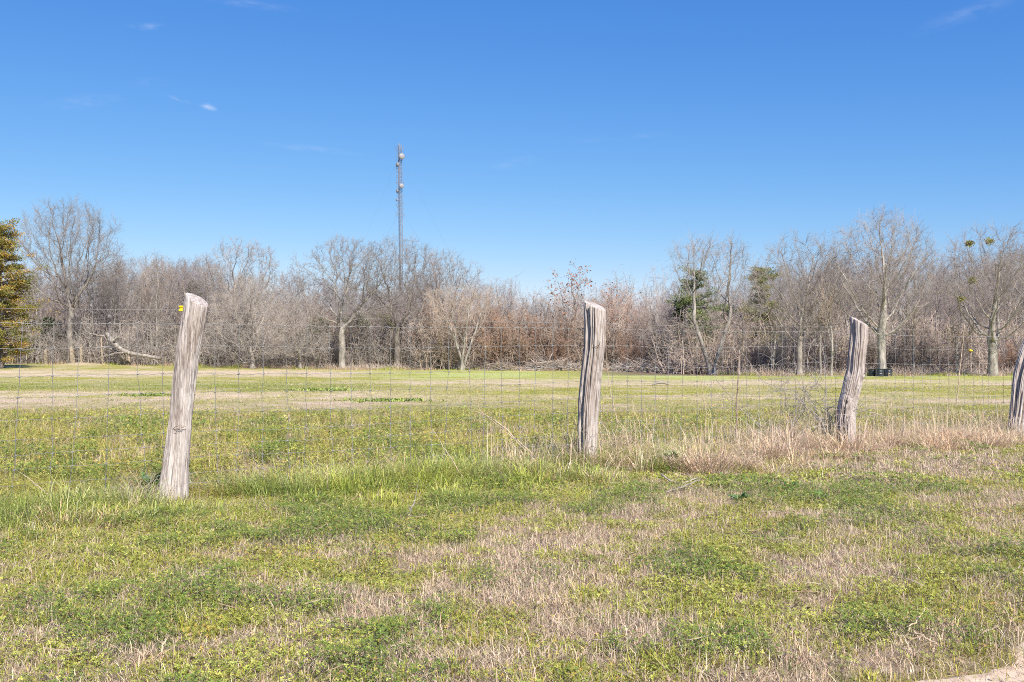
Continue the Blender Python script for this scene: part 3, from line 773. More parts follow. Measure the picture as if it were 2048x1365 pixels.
SPECS = {
 # trunk (k, gnarl, trop, frac of height) then levels: n, t0, angle, angsd, ratio, k, gnarl, trop
 'vase': dict(tf=.50, tg=.04, lev=[(12, .28, 40, 9, 1.15, 11, .07, .07), (11, .22, 34, 10, .46, 8, .09, .05), (9, .2, 32, 12, .46, 6, .11, .04), (7, .15, 32, 13, .52, 4, .13, .03), (5, .2, 30, 14, .66, 3, .14, .02)]),
 'oak': dict(tf=.42, tg=.10, lev=[(11, .35, 60, 14, 1.25, 12, .22, .08), (10, .15, 52, 16, .46, 8, .30, .05), (9, .15, 48, 18, .44, 6, .32, .03), (7, .1, 46, 20, .48, 4, .32, .0), (4, .15, 45, 20, .55, 3, .3, 0)]),
 'tall': dict(tf=.80, tg=.04, lev=[(20, .22, 38, 9, .48, 8, .09, .10), (10, .12, 33, 12, .46, 6, .12, .07), (9, .1, 32, 14, .50, 4, .16, .04), (6, .1, 32, 15, .6, 3, .18, .02)]),
 'round': dict(tf=.35, tg=.12, lev=[(12, .15, 48, 18, 1.3, 8, .18, .05), (9, .2, 45, 20, .50, 6, .26, -.01), (8, .1, 45, 20, .50, 5, .30, -.03), (7, .1, 45, 20, .55, 3, .3, -.03)]),
 'multi': dict(tf=.25, tg=.05, lev=[(7, .02, 20, 8, 3.0, 9, .07, .03), (9, .2, 34, 12, .38, 6, .14, .05), (7, .1, 36, 14, .50, 4, .2, .02), (6, .1, 36, 15, .55, 3, .2, .0)]),
 'bush': dict(tf=.06, tg=.05, lev=[(16, .0, 30, 16, 14., 8, .11, .01), (8, .15, 32, 14, .40, 5, .18, .03), (7, .1, 36, 16, .50, 4, .2, 0), (4, .1, 36, 16, .6, 3, .2, 0)]),
 'sparse': dict(tf=.55, tg=.08, lev=[(8, .3, 40, 10, .8, 8, .12, .10), (6, .25, 40, 12, .45, 6, .16, .06), (5, .2, 40, 12, .45, 4, .2, .04), (4, .2, 40, 12, .5, 3, .2, .0)]),
}
def grow_tree(seed, spec, H, W, rtrunk, dens=1.0, twig_r=.007, lean=(0, 0), minr=None):
    """returns (trunk geo, crown geo, tips) in metres; W crown width"""
    r_ = np.random.default_rng(seed); sp = SPECS[spec]
    d0 = norm(np.array([[lean[0], lean[1], 1.0]]))
    P, Rd = grow_lines(r_, np.zeros((1, 3)), d0, np.array([sp['tf']]), np.array([rtrunk / H]), 9, sp['tg'], .05, tip=.55)
    levels = [(P, Rd)]
    for li, (n, t0, ang, asd, ratio, k, gn, tr) in enumerate(sp['lev']):
        Pp, Rp = levels[-1]; N, kk, _ = Pp.shape
        n = max(2, int(round(n * (dens if li > 0 else 1))))
        t = (np.arange(n)[None, :] + r_.uniform(0, 1, (N, n))) / n
        t = t0 + (1 - t0) * t; t[:, -1] = 1.0 if li < 3 else t[:, -1]
        f = t * (kk - 1); i0 = np.clip(f.astype(int), 0, kk - 2); fr_ = (f - i0)
        rows = np.arange(N)[:, None]
        st = Pp[rows, i0] * (1 - fr_)[..., None] + Pp[rows, i0 + 1] * fr_[..., None]
        tg = norm(Pp[rows, i0 + 1] - Pp[rows, i0])
        rad = Rp[rows, i0] * (1 - fr_) + Rp[rows, i0 + 1] * fr_
        plen = np.linalg.norm(np.diff(Pp, axis=1), axis=2).sum(1)[:, None]
        az = (np.arange(n)[None, :] * 2.4 + r_.uniform(0, 6.28, (N, 1)) + r_.normal(0, .5, (N, n)))
        an = np.radians(r_.normal(ang, asd, (N, n))) * (1.3 - .55 * t) * np.where(t >= .999, .45, 1)
        ln = plen * ratio * (1.15 - .55 * t) * r_.uniform(.65, 1.25, (N, n))
        if li == 0 and spec in ('bush', 'multi'): az = np.arange(n)[None, :] * 2 * math.pi / n + r_.normal(0, .5, (N, n))
        dd = rot_dirs(tg.reshape(-1, 3), an.ravel(), az.ravel())
        rr = rad.ravel() * np.where(t.ravel() >= .999, .9, r_.uniform(.30, .58, N * n) * (1 if li else .8))
        if spec in ('bush',) and li == 0: rr = rad.ravel() * r_.uniform(.5, 1, N * n)
        P2, R2 = grow_lines(r_, st.reshape(-1, 3), dd, ln.ravel(), rr, k, gn, tr)
        levels.append((P2, R2))
    allp = np.concatenate([p.reshape(-1, 3) for p, _ in levels[2:]])
    if spec != 'sparse':                                # soft dome: pull stray spires back towards the crown
        hi = np.percentile(allp[:, 2], 97); lo = np.percentile(allp[:, 2], 6); zc = lo + (hi - lo) * .42
        cxy = np.median(allp[:, :2], axis=0); rx = np.percentile(np.abs(allp[:, 0] - cxy[0]), 94) ; ry = np.percentile(np.abs(allp[:, 1] - cxy[1]), 94)
        new = []
        for li_, (p, r) in enumerate(levels):
            q = p - np.array([cxy[0], cxy[1], zc]); e = q / np.array([rx, ry, hi - zc]); rn = np.linalg.norm(e, axis=-1, keepdims=True)
            k_ = np.where(rn > .85, (.85 + .38 * (rn - .85)) / np.maximum(rn, 1e-6), 1.0); k_ = np.where(p[..., 2:3] < zc, 1.0 + (k_ - 1) * .5, k_)
            new.append(((q * k_ + np.array([cxy[0], cxy[1], zc])) if li_ > 0 else p, r))
        levels = new; allp = np.concatenate([p.reshape(-1, 3) for p, _ in levels[2:]])
    hz = np.percentile(allp[:, 2], 99.7); wx = np.percentile(allp[:, 0], 99) - np.percentile(allp[:, 0], 1)
    cxm = (np.percentile(allp[:, 0], 99) + np.percentile(allp[:, 0], 1)) / 2
    wy = np.percentile(allp[:, 1], 99) - np.percentile(allp[:, 1], 1)
    sz = H / hz; sx = W / wx; sy = W / wy
    gt, gcr = Geo(), Geo()
    for li, (p, r) in enumerate(levels):
        p = p.copy()
        p[..., 0] -= cxm * np.clip(p[..., 2:3] / hz, 0, 1)[..., 0] * (1 - abs(lean[0])) ; p = p * np.array([sx, sy, sz])
        r = r * H
        low = {0: 0.02, 1: .016, 2: .010, 3: .008}.get(li, twig_r * .8)
        r = np.maximum(r, np.linspace(low, max(low * .6, twig_r * .7), r.shape[1])[None, :])
        if li == 0:                                     # root flare
            r[:, 0] *= 1.25
            fine = 6
        p[..., 2] = np.maximum(p[..., 2], 0.03 if li else -9)
        if li == 0: p[:, 0, 2] = -0.2
        if spec in ('bush',) and li == 0: r[:] = .03
        tubes(gt if li <= 1 else gcr, p, r, 8 if li == 0 else (6 if li == 1 else (4 if li == 2 else 3)))
        if li == len(levels) - 1: tips = p[:, -1]
    # move under the object's origin
    return gt, gcr, tips

def gz_at(x, y): return float(ground_h(np.array([x]), np.array([y]))[0])

def plant(name, label, cat, px, D, top, wpx, spec, rt, barkm, twigm, seed, dens=1.0, group=None, lean=(0, 0), twig_r=.007):
    x, y = at(px, D); gz = gz_at(x, y)
    H = z_at(top, D) - gz; W = wpx / F * D
    gt, gcr, tips = grow_tree(seed, spec, H, W, rt, dens, twig_r, lean)
    root = empty(name, (x, y, gz)); tag(root, label, cat, group)
    gt.build('trunk' if spec not in ('bush', 'multi') else 'stems', M[barkm], root)
    gcr.build('crown', M[twigm], root)
    return root, tips, H, W

def env_points(r_, n, H, W, cb, kind):
    """random points filling a crown of height H, width W that starts at fraction cb of the height"""
    out = []
    ph = r_.uniform(0, 6.28, 4)
    while sum(len(o) for o in out) < n:
        m = n * 3
        f = r_.uniform(0, 1, m); az = r_.uniform(0, 6.28, m); q = r_.uniform(0, 1, m) ** .5
        if kind == 'dome': prof = np.where(f > .38, np.sqrt(np.clip(1 - ((f - .38) / .62) ** 2.2, 0, 1)), .30 + .70 * (f / .38) ** .8)
        elif kind == 'oak': prof = np.where(f > .45, np.sqrt(np.clip(1 - ((f - .45) / .55) ** 2.0, 0, 1)), .75 + .25 * (f / .45))
        elif kind == 'fan': prof = .12 + .88 * np.clip(f / .75, 0, 1) ** .9 * np.where(f > .8, np.sqrt(np.clip(1 - ((f - .8) / .28) ** 2, 0, 1)), 1)
        elif kind == 'tall': prof = np.where(f > .35, (np.clip(1 - (f - .35) / .65, 0, 1)) ** .55, .45 + .55 * f / .35)
        else: prof = np.sqrt(np.clip(1 - ((f - .42) / .60) ** 2, 0, 1))
        lob = 1 + .16 * np.sin(2 * az + ph[0] + 2 * f) + .14 * np.sin(3 * az + ph[1] - 4 * f) + .10 * np.sin(5 * az + ph[2] + 7 * f)
        keep = r_.uniform(0, 1, m) < prof ** 2 + .05
        rr = W / 2 * prof * lob * q
        z = H * (cb + (1 - cb) * f)
        # hollows between boughs
        hol = vnoise((rr * np.cos(az)) * .55 + 40, z * .55 + rr * np.sin(az) * .45, int(ph[3] * 100))
        keep &= hol > (.30 if kind != 'oak' else .36)
        out.append(np.stack([rr * np.cos(az), rr * np.sin(az), z], -1)[keep])
    return np.concatenate(out)[:n]

def colonise(seed, H, W, cb, kind, n_attr, rt, gnarl=.18, step=.26, dk=.62, forkf=None, nstem=1, lean=(0, 0), twig=.006, tw_len=(.30, .85), tw_n=3, sub_n=3, curl=.16, pw=2.7, fat=1.0):
    r_ = np.random.default_rng(seed)
    A = env_points(r_, n_attr, H, W, cb, kind)
    fork = H * (forkf if forkf is not None else cb * .85)
    pos = []; par = []
    for st in range(nstem):
        off = np.array([0, 0, 0]) if nstem == 1 else np.array([r_.normal(0, .18), r_.normal(0, .12), 0])
        aim = np.array([lean[0] * fork, lean[1] * fork, 0]) if nstem == 1 else np.array([math.cos(st * 2 * math.pi / nstem + .4), math.sin(st * 2 * math.pi / nstem + .4) * .6, 0]) * fork * .33
        k = max(3, int(fork / step)); prev = -1; wob = np.zeros(3)
        for i in range(k + 1):
            t = i / k; wob = wob + r_.normal(0, .03, 3) * np.array([1, 1, 0]) * (i > 0)
            p = off + aim * t ** 1.3 + np.array([0, 0, fork * t]) + wob * .6
            pos.append(p); par.append(prev if i else -1); prev = len(pos) - 1
    P = np.array(pos); parl = list(par)
    best = np.full(len(A), 1e9); bi = np.zeros(len(A), int)
    def upd(newp, base):
        nonlocal best, bi
        d = np.linalg.norm(A[:, None, :] - newp[None], axis=2); j = d.argmin(1); dm = d[np.arange(len(A)), j]
        m = dm < best; best = np.where(m, dm, best); bi = np.where(m, base + j, bi)
    upd(P, 0)
    D = {}
    for it in range(150):
        if len(A) < 12: break
        act = best < (1e9 if it < 25 else 3.2)
        if not act.any(): break
        ids = bi[act]; vec = norm(A[act] - P[ids])
        acc = np.zeros((len(P), 3)); np.add.at(acc, ids, vec)
        un = np.unique(ids)
        cnt = np.bincount(ids, minlength=len(P))[un]
        d = norm(acc[un] / cnt[:, None] + r_.normal(0, gnarl, (len(un), 3)) + np.array([0, 0, .05]))
        new = P[un] + d * step * r_.uniform(.8, 1.2, (len(un), 1))
        # stop repeats of the same child
        ok = np.array([D.get(int(u), 0) < 3 for u in un]); un, new = un[ok], new[ok]
        if len(un) == 0: break
        for u in un: D[int(u)] = D.get(int(u), 0) + 1
        base = len(P); P = np.concatenate([P, new]); parl += [int(u) for u in un]
        upd(new, base)
        live = best > dk
        A, best, bi = A[live], best[live], bi[live]
    par = np.array(parl); n = len(P)
    r = np.full(n, .007 ** pw); tmp = np.zeros(n)
    has = np.zeros(n, bool)
    for i in range(n - 1, -1, -1):
        v = tmp[i] if tmp[i] > 0 else .0075 ** pw
        r[i] = v ** (1 / pw)
        if par[i] >= 0: tmp[par[i]] += v
    ex = math.log(rt / .0075) / math.log(max(r[0], .02) / .0075)
    r = .0075 * (r / .0075) ** ex
    r = np.where(r > .014, np.minimum(r * (1 + (fat - 1) * sst(.012, .05, r)), rt), r)
    # chains along the thickest child
    kids = [[] for _ in range(n)]
    for i in range(n):
        if par[i] >= 0: kids[par[i]].append(i)
    chains = []; stack = [(i, None) for i in range(n) if par[i] < 0]
    while stack:
        s0, p0 = stack.pop(); ch = [s0] if p0 is None else [p0, s0]; cur = s0
        while kids[cur]:
            ks = sorted(kids[cur], key=lambda q: -r[q])
            for o_ in ks[1:]: stack.append((o_, cur))
            cur = ks[0]; ch.append(cur)
        if len(ch) > 1: chains.append((ch, p0 is not None))
    by = {}
    for ch, side in chains: by.setdefault(len(ch), []).append((ch, side))
    gt, gcr = Geo(), Geo()
    for k, lst in by.items():
        C = np.array([c for c, _ in lst]); PP = P[C].copy(); RR = r[C].copy()
        sd = np.array([q for _, q in lst])
        RR[sd, 0] = RR[sd, 1] * 1.15                     # side branches leave with their own thickness
        if k > 3:
            PP[:, 1:-1] = .25 * PP[:, :-2] + .5 * PP[:, 1:-1] + .25 * PP[:, 2:]
        root = np.abs(PP[:, 0, 2]) < .02
        PP[root, 0, 2] = -.2; RR[root, 0] *= 1.35; 
        if k > 2: RR[root, 1] *= 1.12
        big = RR.max(1) > .034
        if big.any(): tubes(gt, PP[big], RR[big], 8)
        if (~big).any(): tubes(gcr, PP[~big], RR[~big], 4)
    # fine twigs
    thin = np.where((r < .03) & (P[:, 2] > fork * .8))[0]
    g_ = norm(P[thin] - P[np.maximum(par[thin], 0)])
    m = len(thin) * tw_n; src = np.repeat(np.arange(len(thin)), tw_n)
    ctr = np.array([0, 0, H * cb * .8]); outw = norm(P[thin] - ctr)
    d = norm(g_[src] * .8 + outw[src] * .35 + r_.normal(0, .55, (m, 3)))
    TP, TR = grow_lines(r_, P[thin][src], d, r_.uniform(tw_len[0], tw_len[1], m), np.full(m, twig), 5, curl, .04, tip=.5)
    tubes(gcr, TP, TR, 3)
    m2 = m * sub_n; s2 = np.repeat(np.arange(m), sub_n); ii = r_.integers(1, 5, m2)
    d2 = norm(norm(TP[s2, ii] - TP[s2, ii - 1]) + r_.normal(0, .55, (m2, 3)))
    T2, R2 = grow_lines(r_, TP[s2, ii], d2, r_.uniform(tw_len[0] * .4, tw_len[1] * .6, m2), np.full(m2, twig * .72), 3, curl, .03, tip=.6)
    tubes(gcr, T2, R2, 3)
    return gt, gcr, T2[:, -1]

def crown_tree(name, label, cat, px, D, top, wpx, kind, cb, rt, barkm, twigm, seed, n_attr=1500, group=None, **kw):
    x, y = at(px, D); gz = gz_at(x, y); H = z_at(top, D) - gz; W = wpx / F * D
    gt, gcr, tips = colonise(seed, H - .35, W - .5, cb, kind, n_attr, rt, **kw)
    root = empty(name, (x, y, gz)); tag(root, label, cat, group)
    gt.build('trunk', M[barkm], root); gcr.build('crown', M[twigm], root)
    return root, tips, H, W

def leaves_at(g, pts, size, cols, r_, spread=.12, n_per=1):
    pts = np.repeat(pts, n_per, 0) + r_.normal(0, spread, (len(pts) * n_per, 3))
    n = len(pts)
    nrm = norm(r_.normal(0, 1, (n, 3)) + np.array([0, -.3, .5])); a = norm(np.cross(nrm, r_.normal(0, 1, (n, 3)))); b = np.cross(nrm, a)
    s = (size * r_.uniform(.6, 1.3, n))[:, None]
    V = np.stack([pts, pts + a * s * .5 + b * s * .35, pts + a * s, pts + a * s * .5 - b * s * .35], 1).reshape(-1, 3)
    c = cols[r_.integers(0, len(cols), n)] * (1 + .15 * r_.standard_normal((n, 1)))
    g.add(V, np.arange(n)[:, None] * 4 + np.array([[0, 1, 2, 3]]), qc=np.clip(c, .01, .9))

def cedar(label, px, D, top, wpx, seed, cols, n=16000, base_clear=.04, shape=1.0, cat='cedar tree', name='cedar_tree', group=None, rt=.16, leaf=.13):
    r_ = np.random.default_rng(seed)
    x, y = at(px, D); gz = gz_at(x, y); H = z_at(top, D) - gz; W = wpx / F * D / 2
    root = empty(name, (x, y, gz)); tag(root, label, cat, group)
    # trunk
    g = Geo(); k = 10
    zz = np.linspace(-.2, H * .95, k); P = np.stack([.12 * np.sin(zz * 1.1 + seed), .1 * np.cos(zz * .9), zz], -1)
    tubes(g, P, np.linspace(rt, .02, k), 8)
    # limbs
    nl = 90 if n < 30000 else 190
    zl = H * r_.uniform(base_clear, .97, nl) ; f = zl / H
    rad = W * (1.12 - f) ** .6 * np.clip(.55 + f * 2.2, 0, 1) * r_.uniform(.40, 1.30, nl) * shape * (1 + .25 * np.sin(zl * 1.7 + seed))
    az = r_.uniform(0, 6.28, nl)
    ks = np.linspace(0, 1, 6)
    L = np.stack([np.cos(az)[:, None] * rad[:, None] * ks, np.sin(az)[:, None] * rad[:, None] * ks, zl[:, None] + (ks ** 1.4) * rad[:, None] * r_.uniform(-.12, .45, nl)[:, None]], -1)
    tubes(g, L, np.linspace(.05, .01, 6)[None, :] * np.ones((nl, 1)), 4)
    g.build('trunk', M['bark_dark'], root)
    # foliage sprays: clumps along limbs
    nc = int(max(420, n / 45))
    li = r_.integers(0, nl, nc); t = r_.uniform(.35, 1.05, nc)
    f5 = np.clip(t * 5, 0, 4.999); i0 = f5.astype(int)
    C = L[li, i0] + (L[li, i0 + 1] - L[li, i0]) * (f5 - i0)[:, None]
    cr = r_.uniform(.16, .42, nc) * (W / 2.2) ** .5
    ci = r_.integers(0, nc, n)
    off = norm(r_.normal(0, 1, (n, 3))) * (r_.uniform(.2, 1, n) ** .5)[:, None] * cr[ci][:, None] * np.array([1.2, 1.2, .65])
    pts = C[ci] + off
    pts[:, 2] = np.maximum(pts[:, 2], .05)
    d = norm(off + np.array([0, 0, .35]) + r_.normal(0, .35, (n, 3))); nr = norm(np.cross(d, r_.normal(0, 1, (n, 3))))
    s = (leaf * r_.uniform(.6, 1.4, n))[:, None]
    V = np.stack([pts, pts + d * s * .5 + nr * s * .22, pts + d * s, pts + d * s * .5 - nr * s * .22], 1).reshape(-1, 3)
    cc = cols[r_.integers(0, len(cols), nc)][ci] * (1 + .2 * r_.standard_normal((n, 1)))
    g = Geo(); g.add(V, np.arange(n)[:, None] * 4 + np.array([[0, 1, 2, 3]]), qc=np.clip(cc, .01, .9))
    g.build('crown', M['cedar'], root, smooth=False, color=True)
    return root

GOLD = np.array([[.30, .23, .06], [.22, .21, .055], [.15, .17, .05], [.36, .27, .08], [.11, .14, .045], [.19, .21, .06]])
DGRN = np.array([[.07, .11, .045], [.10, .14, .05], [.05, .08, .035], [.13, .16, .06]])
YGRN = np.array([[.20, .23, .07], [.26, .25, .08], [.14, .18, .06], [.30, .27, .10]])

# --- the trees one can tell apart, left to right
cedar('large golden-green cedar at the left edge of the view, foliage down to the ground', 2, 70, 442, 165, 3, GOLD * np.array([1.25, 1.08, .95]), n=40000, rt=.22, leaf=.125)
crown_tree('bare_tree', 'biggest bare tree on the left, broad rounded crown right of the cedar', 'tree', 140, 83, 386, 258, 'dome', .32, .25, 'bark_grey', 'twig_grey', 12, 3200, forkf=.34, lean=(.02, 0), pw=3.2, fat=1.35)
crown_tree('bare_tree', 'tall thin bare tree just right of the biggest left tree', 'tree', 228, 86, 500, 110, 'tall', .30, 0.12, 'bark_grey', 'twig_grey', 13, 700, gnarl=.12)
crown_tree('bare_tree', 'slim pale bare tree left of the leaning post, with a whippy upright crown', 'tree', 312, 84, 485, 120, 'tall', .30, 0.13, 'bark_pale', 'twig_grey', 14, 700, gnarl=.12)
crown_tree('bare_tree', 'slim bare tree directly behind the top of the nearest post', 'tree', 368, 86, 500, 100, 'tall', .30, 0.12, 'bark_grey', 'twig_purple', 15, 700, gnarl=.12)
crown_tree('bare_tree', 'slim bare tree just right of the nearest post, lower than the oak beside it', 'tree', 415, 88, 500, 95, 'tall', .30, 0.12, 'bark_grey', 'twig_grey', 16, 700, gnarl=.12)
crown_tree('bare_oak', 'leftmost of the gnarled bare oaks, its crown rising over a pale round tree', 'tree', 487, 84, 460, 170, 'oak', .34, 0.24, 'bark_dark', 'twig_grey', 17, 2250, forkf=.30, gnarl=.38, curl=.30, tw_len=(.22, .60), tw_n=4, pw=3.4, fat=1.6)
crown_tree('round_tree', 'dense round pale-twigged tree in front of the gnarled oaks', 'tree', 505, 79, 540, 215, 'round', .12, .19, 'bark_grey', 'twig_pale', 18, 2400, gnarl=.3, curl=.3, forkf=.12, tw_len=(.3,.7))
crown_tree('round_tree', 'low dense twiggy tree between two gnarled oaks', 'tree', 600, 80, 575, 155, 'round', .12, .15, 'bark_grey', 'twig_pale', 19, 1500, gnarl=.3, curl=.3, forkf=.12)
crown_tree('bare_oak', 'gnarled bare oak with a pale trunk left of the antenna mast', 'tree', 684, 81, 460, 250, 'oak', .34, 0.28, 'bark_pale', 'twig_grey', 20, 2850, forkf=.30, gnarl=.38, curl=.30, tw_len=(.22, .60), tw_n=3, pw=3.4)
crown_tree('bare_oak', 'gnarled bare oak whose twisted crown hides the foot of the antenna mast', 'tree', 795, 82, 458, 225, 'oak', .34, 0.26, 'bark_dark', 'twig_grey', 21, 2250, forkf=.30, gnarl=.38, curl=.30, tw_len=(.22, .60), tw_n=3, pw=3.4)
crown_tree('bare_oak', 'rightmost gnarled oak, right of the antenna mast', 'tree', 885, 84, 486, 205, 'oak', .34, 0.24, 'bark_dark', 'twig_grey', 22, 2250, forkf=.30, gnarl=.38, curl=.30, tw_len=(.22, .60), tw_n=3, pw=3.4)
crown_tree('pale_tree', 'forked white-barked small tree beside the white scrap on the grass', 'tree', 922, 77, 568, 180, 'fan', .22, .11, 'bark_pale', 'twig_brown', 23, 1400, nstem=4, forkf=.30, gnarl=.15)
crown_tree('bare_tree', 'low rounded bare tree left of the reddish sapling', 'tree', 1005, 86, 541, 120, 'dome', .3, .13, 'bark_grey', 'twig_grey', 24, 900, gnarl=.13)
r0, tips, H, W = plant('sapling', 'thin sapling with sparse red-brown pods rising above the brush left of the middle post', 'tree', 1142, 78, 526, 120, 'sparse', .10, 'bark_dark', 'twig_brown', 25, 1.0, twig_r=.010)
rr_ = np.random.default_rng(1)
g = Geo(); tp = tips[tips[:, 2] > H * .45]; leaves_at(g, tp[rr_.integers(0, len(tp), 420)], .16, np.array([[.36, .13, .08], [.42, .18, .11], [.28, .12, .09]]), rr_, .10)
tag(g.build('pods', M['cedar'], r0, smooth=False, color=True), kind='stuff')
r0, tips, H, W = crown_tree('bare_tree', 'reddish-leaved tree right behind the middle post', 'tree', 1232, 80, 552, 130, 'dome', .25, .12, 'bark_grey', 'twig_red', 26, 1000, gnarl=.14)
g = Geo(); leaves_at(g, tips[rr_.integers(0, len(tips), 650)], .12, np.array([[.38, .20, .13], [.42, .25, .17]]), rr_, .10); tag(g.build('dry_leaves', M['cedar'], r0, smooth=False, color=True), kind='stuff')
crown_tree('bare_tree', 'mauve-twigged low tree between the middle post and the pale forked tree', 'tree', 1308, 76, 588, 120, 'round', .15, .11, 'bark_grey', 'twig_purple', 27, 1000, gnarl=.14)
cedar('dark green cedar half hidden behind the forked pale tree', 1392, 74, 538, 150, 31, (DGRN * 1.2 + YGRN[:4] * .4), n=17000, leaf=.11)
cedar('yellow-green cedar showing between two bare trees right of the forked pale tree', 1522, 72, 533, 120, 32, YGRN, n=20000, leaf=.11)
crown_tree('bare_tree', 'two-stemmed pale tree with an airy fan crown in front of the dark cedar', 'tree', 1423, 66, 468, 195, 'fan', .28, .15, 'bark_pale', 'twig_grey', 33, 1900, nstem=2, forkf=.42, gnarl=.13, sub_n=2, pw=3.0)
crown_tree('bare_tree', 'bare tree with a dense rounded crown left of the vine-covered post', 'tree', 1598, 62, 456, 215, 'dome', .24, .18, 'bark_grey', 'twig_grey', 34, 2600, gnarl=.13, step=.22, dk=.5)
crown_tree('bare_tree', 'tallest bare tree on the right, standing behind the black barrels', 'tree', 1765, 61, 408, 235, 'dome', .24, .25, 'bark_pale', 'twig_grey', 35, 3200, forkf=.22, gnarl=.14, step=.22, dk=.52, pw=3.1, fat=1.3)
crown_tree('bare_tree', 'thin bare tree between the two big trees on the right', 'tree', 1868, 72, 476, 120, 'tall', .3, .13, 'bark_grey', 'twig_purple', 36, 900, gnarl=.13)
r0, tips, H, W = crown_tree('bare_tree', 'big spreading bare tree at the far right with clumps of green mistletoe', 'tree', 1985, 60.5, 426, 260, 'dome', .22, .28, 'bark_pale', 'twig_grey', 40, 2700, forkf=.20, gnarl=.19, step=.24, dk=.58, sub_n=2, pw=3.2, fat=1.3)
for (px, py, s) in ((1974, 484, .25), (1944, 486, .20), (1940, 562, .18), (1920, 598, .15)):
    x, y = at(px, 60.5); z = z_at(py, 60.5)
    g = Geo(); c = np.array([x - r0.location.x, rr_.uniform(-.6, .4), z - r0.location.z])
    pts = c + norm(rr_.normal(0, 1, (420, 3))) * (rr_.uniform(0, 1, 420) ** .5)[:, None] * s * np.array([1.1, 1, .7])
    leaves_at(g, pts, .09, np.array([[.30, .28, .07], [.36, .32, .10], [.20, .21, .06]]), rr_, .06)
    tubes(g, np.stack([np.repeat(c[None], 30, 0), c + norm(rr_.normal(0, 1, (30, 3))) * s * .8], 1), np.full((30, 2), .006), 3, col=np.array([.25, .2, .1]))
    tag(g.build('mistletoe', M['cedar'], r0, smooth=False, color=True), kind='stuff')
crown_tree('bare_tree', 'bare tree cut off by the right edge of the view', 'tree', 2105, 66, 440, 190, 'dome', .26, .2, 'bark_grey', 'twig_grey', 44, 1500, gnarl=.14)
for (px, D, top, w, sd, lab) in ((1640, 61.5, 560, 60, 50, 'slender young tree left of the crooked post'), (1662, 61, 545, 70, 51, 'slender young tree hidden partly by the crooked post'),
                        (1478, 63, 600, 70, 52, 'small crooked tree standing by the brush pile'), (1545, 64, 590, 70, 53, 'small bare tree under the yellow-green cedar'),
                        (1915, 62, 620, 60, 54, 'thin sapling left of the mistletoe tree'), (1376, 69, 640, 60, 55, 'stubby dark-trunked small tree behind the brush pile'),
                        (1312, 74, 650, 60, 56, 'small pale sapling with a stick leaning at its foot'), (1828, 64, 600, 60, 57, 'thin sapling right of the tallest right-hand tree'),
                        (1195, 76, 640, 60, 58, 'short dark-stemmed tree just left of the middle post')):
    plant('sapling', lab, 'tree', px, D, top, w, 'sparse', .085, 'bark_pale' if sd % 2 else 'bark_grey', 'twig_brown', sd, 1.1)

# --- background trees: five shapes grown once, then copied
protos = []
for i, (spec, tw, bk, w, cb_, gn_) in enumerate((('tall', 'twig_grey', 'bark_grey', 5.0, .3, .12), ('tall', 'twig_purple', 'bark_grey', 4.6, .35, .12), ('dome', 'twig_grey', 'bark_pale', 7.0, .32, .14), ('oak', 'twig_grey', 'bark_grey', 7.5, .36, .32), ('fan', 'twig_brown', 'bark_pale', 4.6, .3, .12))):
    gt, gcr, tips = colonise(100 + i, 9.7, w, cb_, spec, 1000, .13, gnarl=gn_, curl=gn_ + .03, nstem=1 if i < 4 else 2, twig=.007, sub_n=3)
    rt = empty('bare_tree'); gt.build('trunk', M[bk], rt); gcr.build('crown', M[tw], rt)
    protos.append(rt)
br = np.random.default_rng(77)
def skyline(px):
    return np.interp(px, [-300, 0, 120, 240, 420, 560, 700, 850, 960, 1050, 1150, 1300, 1360, 1500, 1650, 1900, 2048, 2400], [515, 520, 505, 500, 508, 530, 545, 535, 545, 568, 565, 572, 545, 545, 495, 490, 480, 480])
used = [False] * 5
spots = []
for k in range(140):
    px = -330 + 2720 * (k + br.uniform(0, 1)) / 140
    D = br.uniform(90, 118) if px < 1330 else br.uniform(76, 105)
    if k % 2 == 0: D -= 4
    top = skyline(px) + abs(br.normal(0, 16)) + (25 if br.uniform() < .3 else 0)
    spots.append((px, D, top))
for (px, D, top) in spots:
    i = int(br.integers(0, 5)); 
    if 900 < px < 1350: i = int(br.choice([0, 1, 4, 1]))
    x, y = at(px, D); gz = gz_at(x, y); H = z_at(top, D) - gz
    o = protos[i] if not used[i] else copy_tree(protos[i]); used[i] = True
    s = H / 10.0; o.location = (x, y, gz); o.rotation_euler = (0, 0, br.uniform(0, 6.28)); sw_ = br.uniform(.8, 1.15); o.scale = (s * sw_, s * sw_, s)
    tag(o, 'bare tree standing further back in the woods behind the tree line', 'tree', 'bare trees further back in the woods')

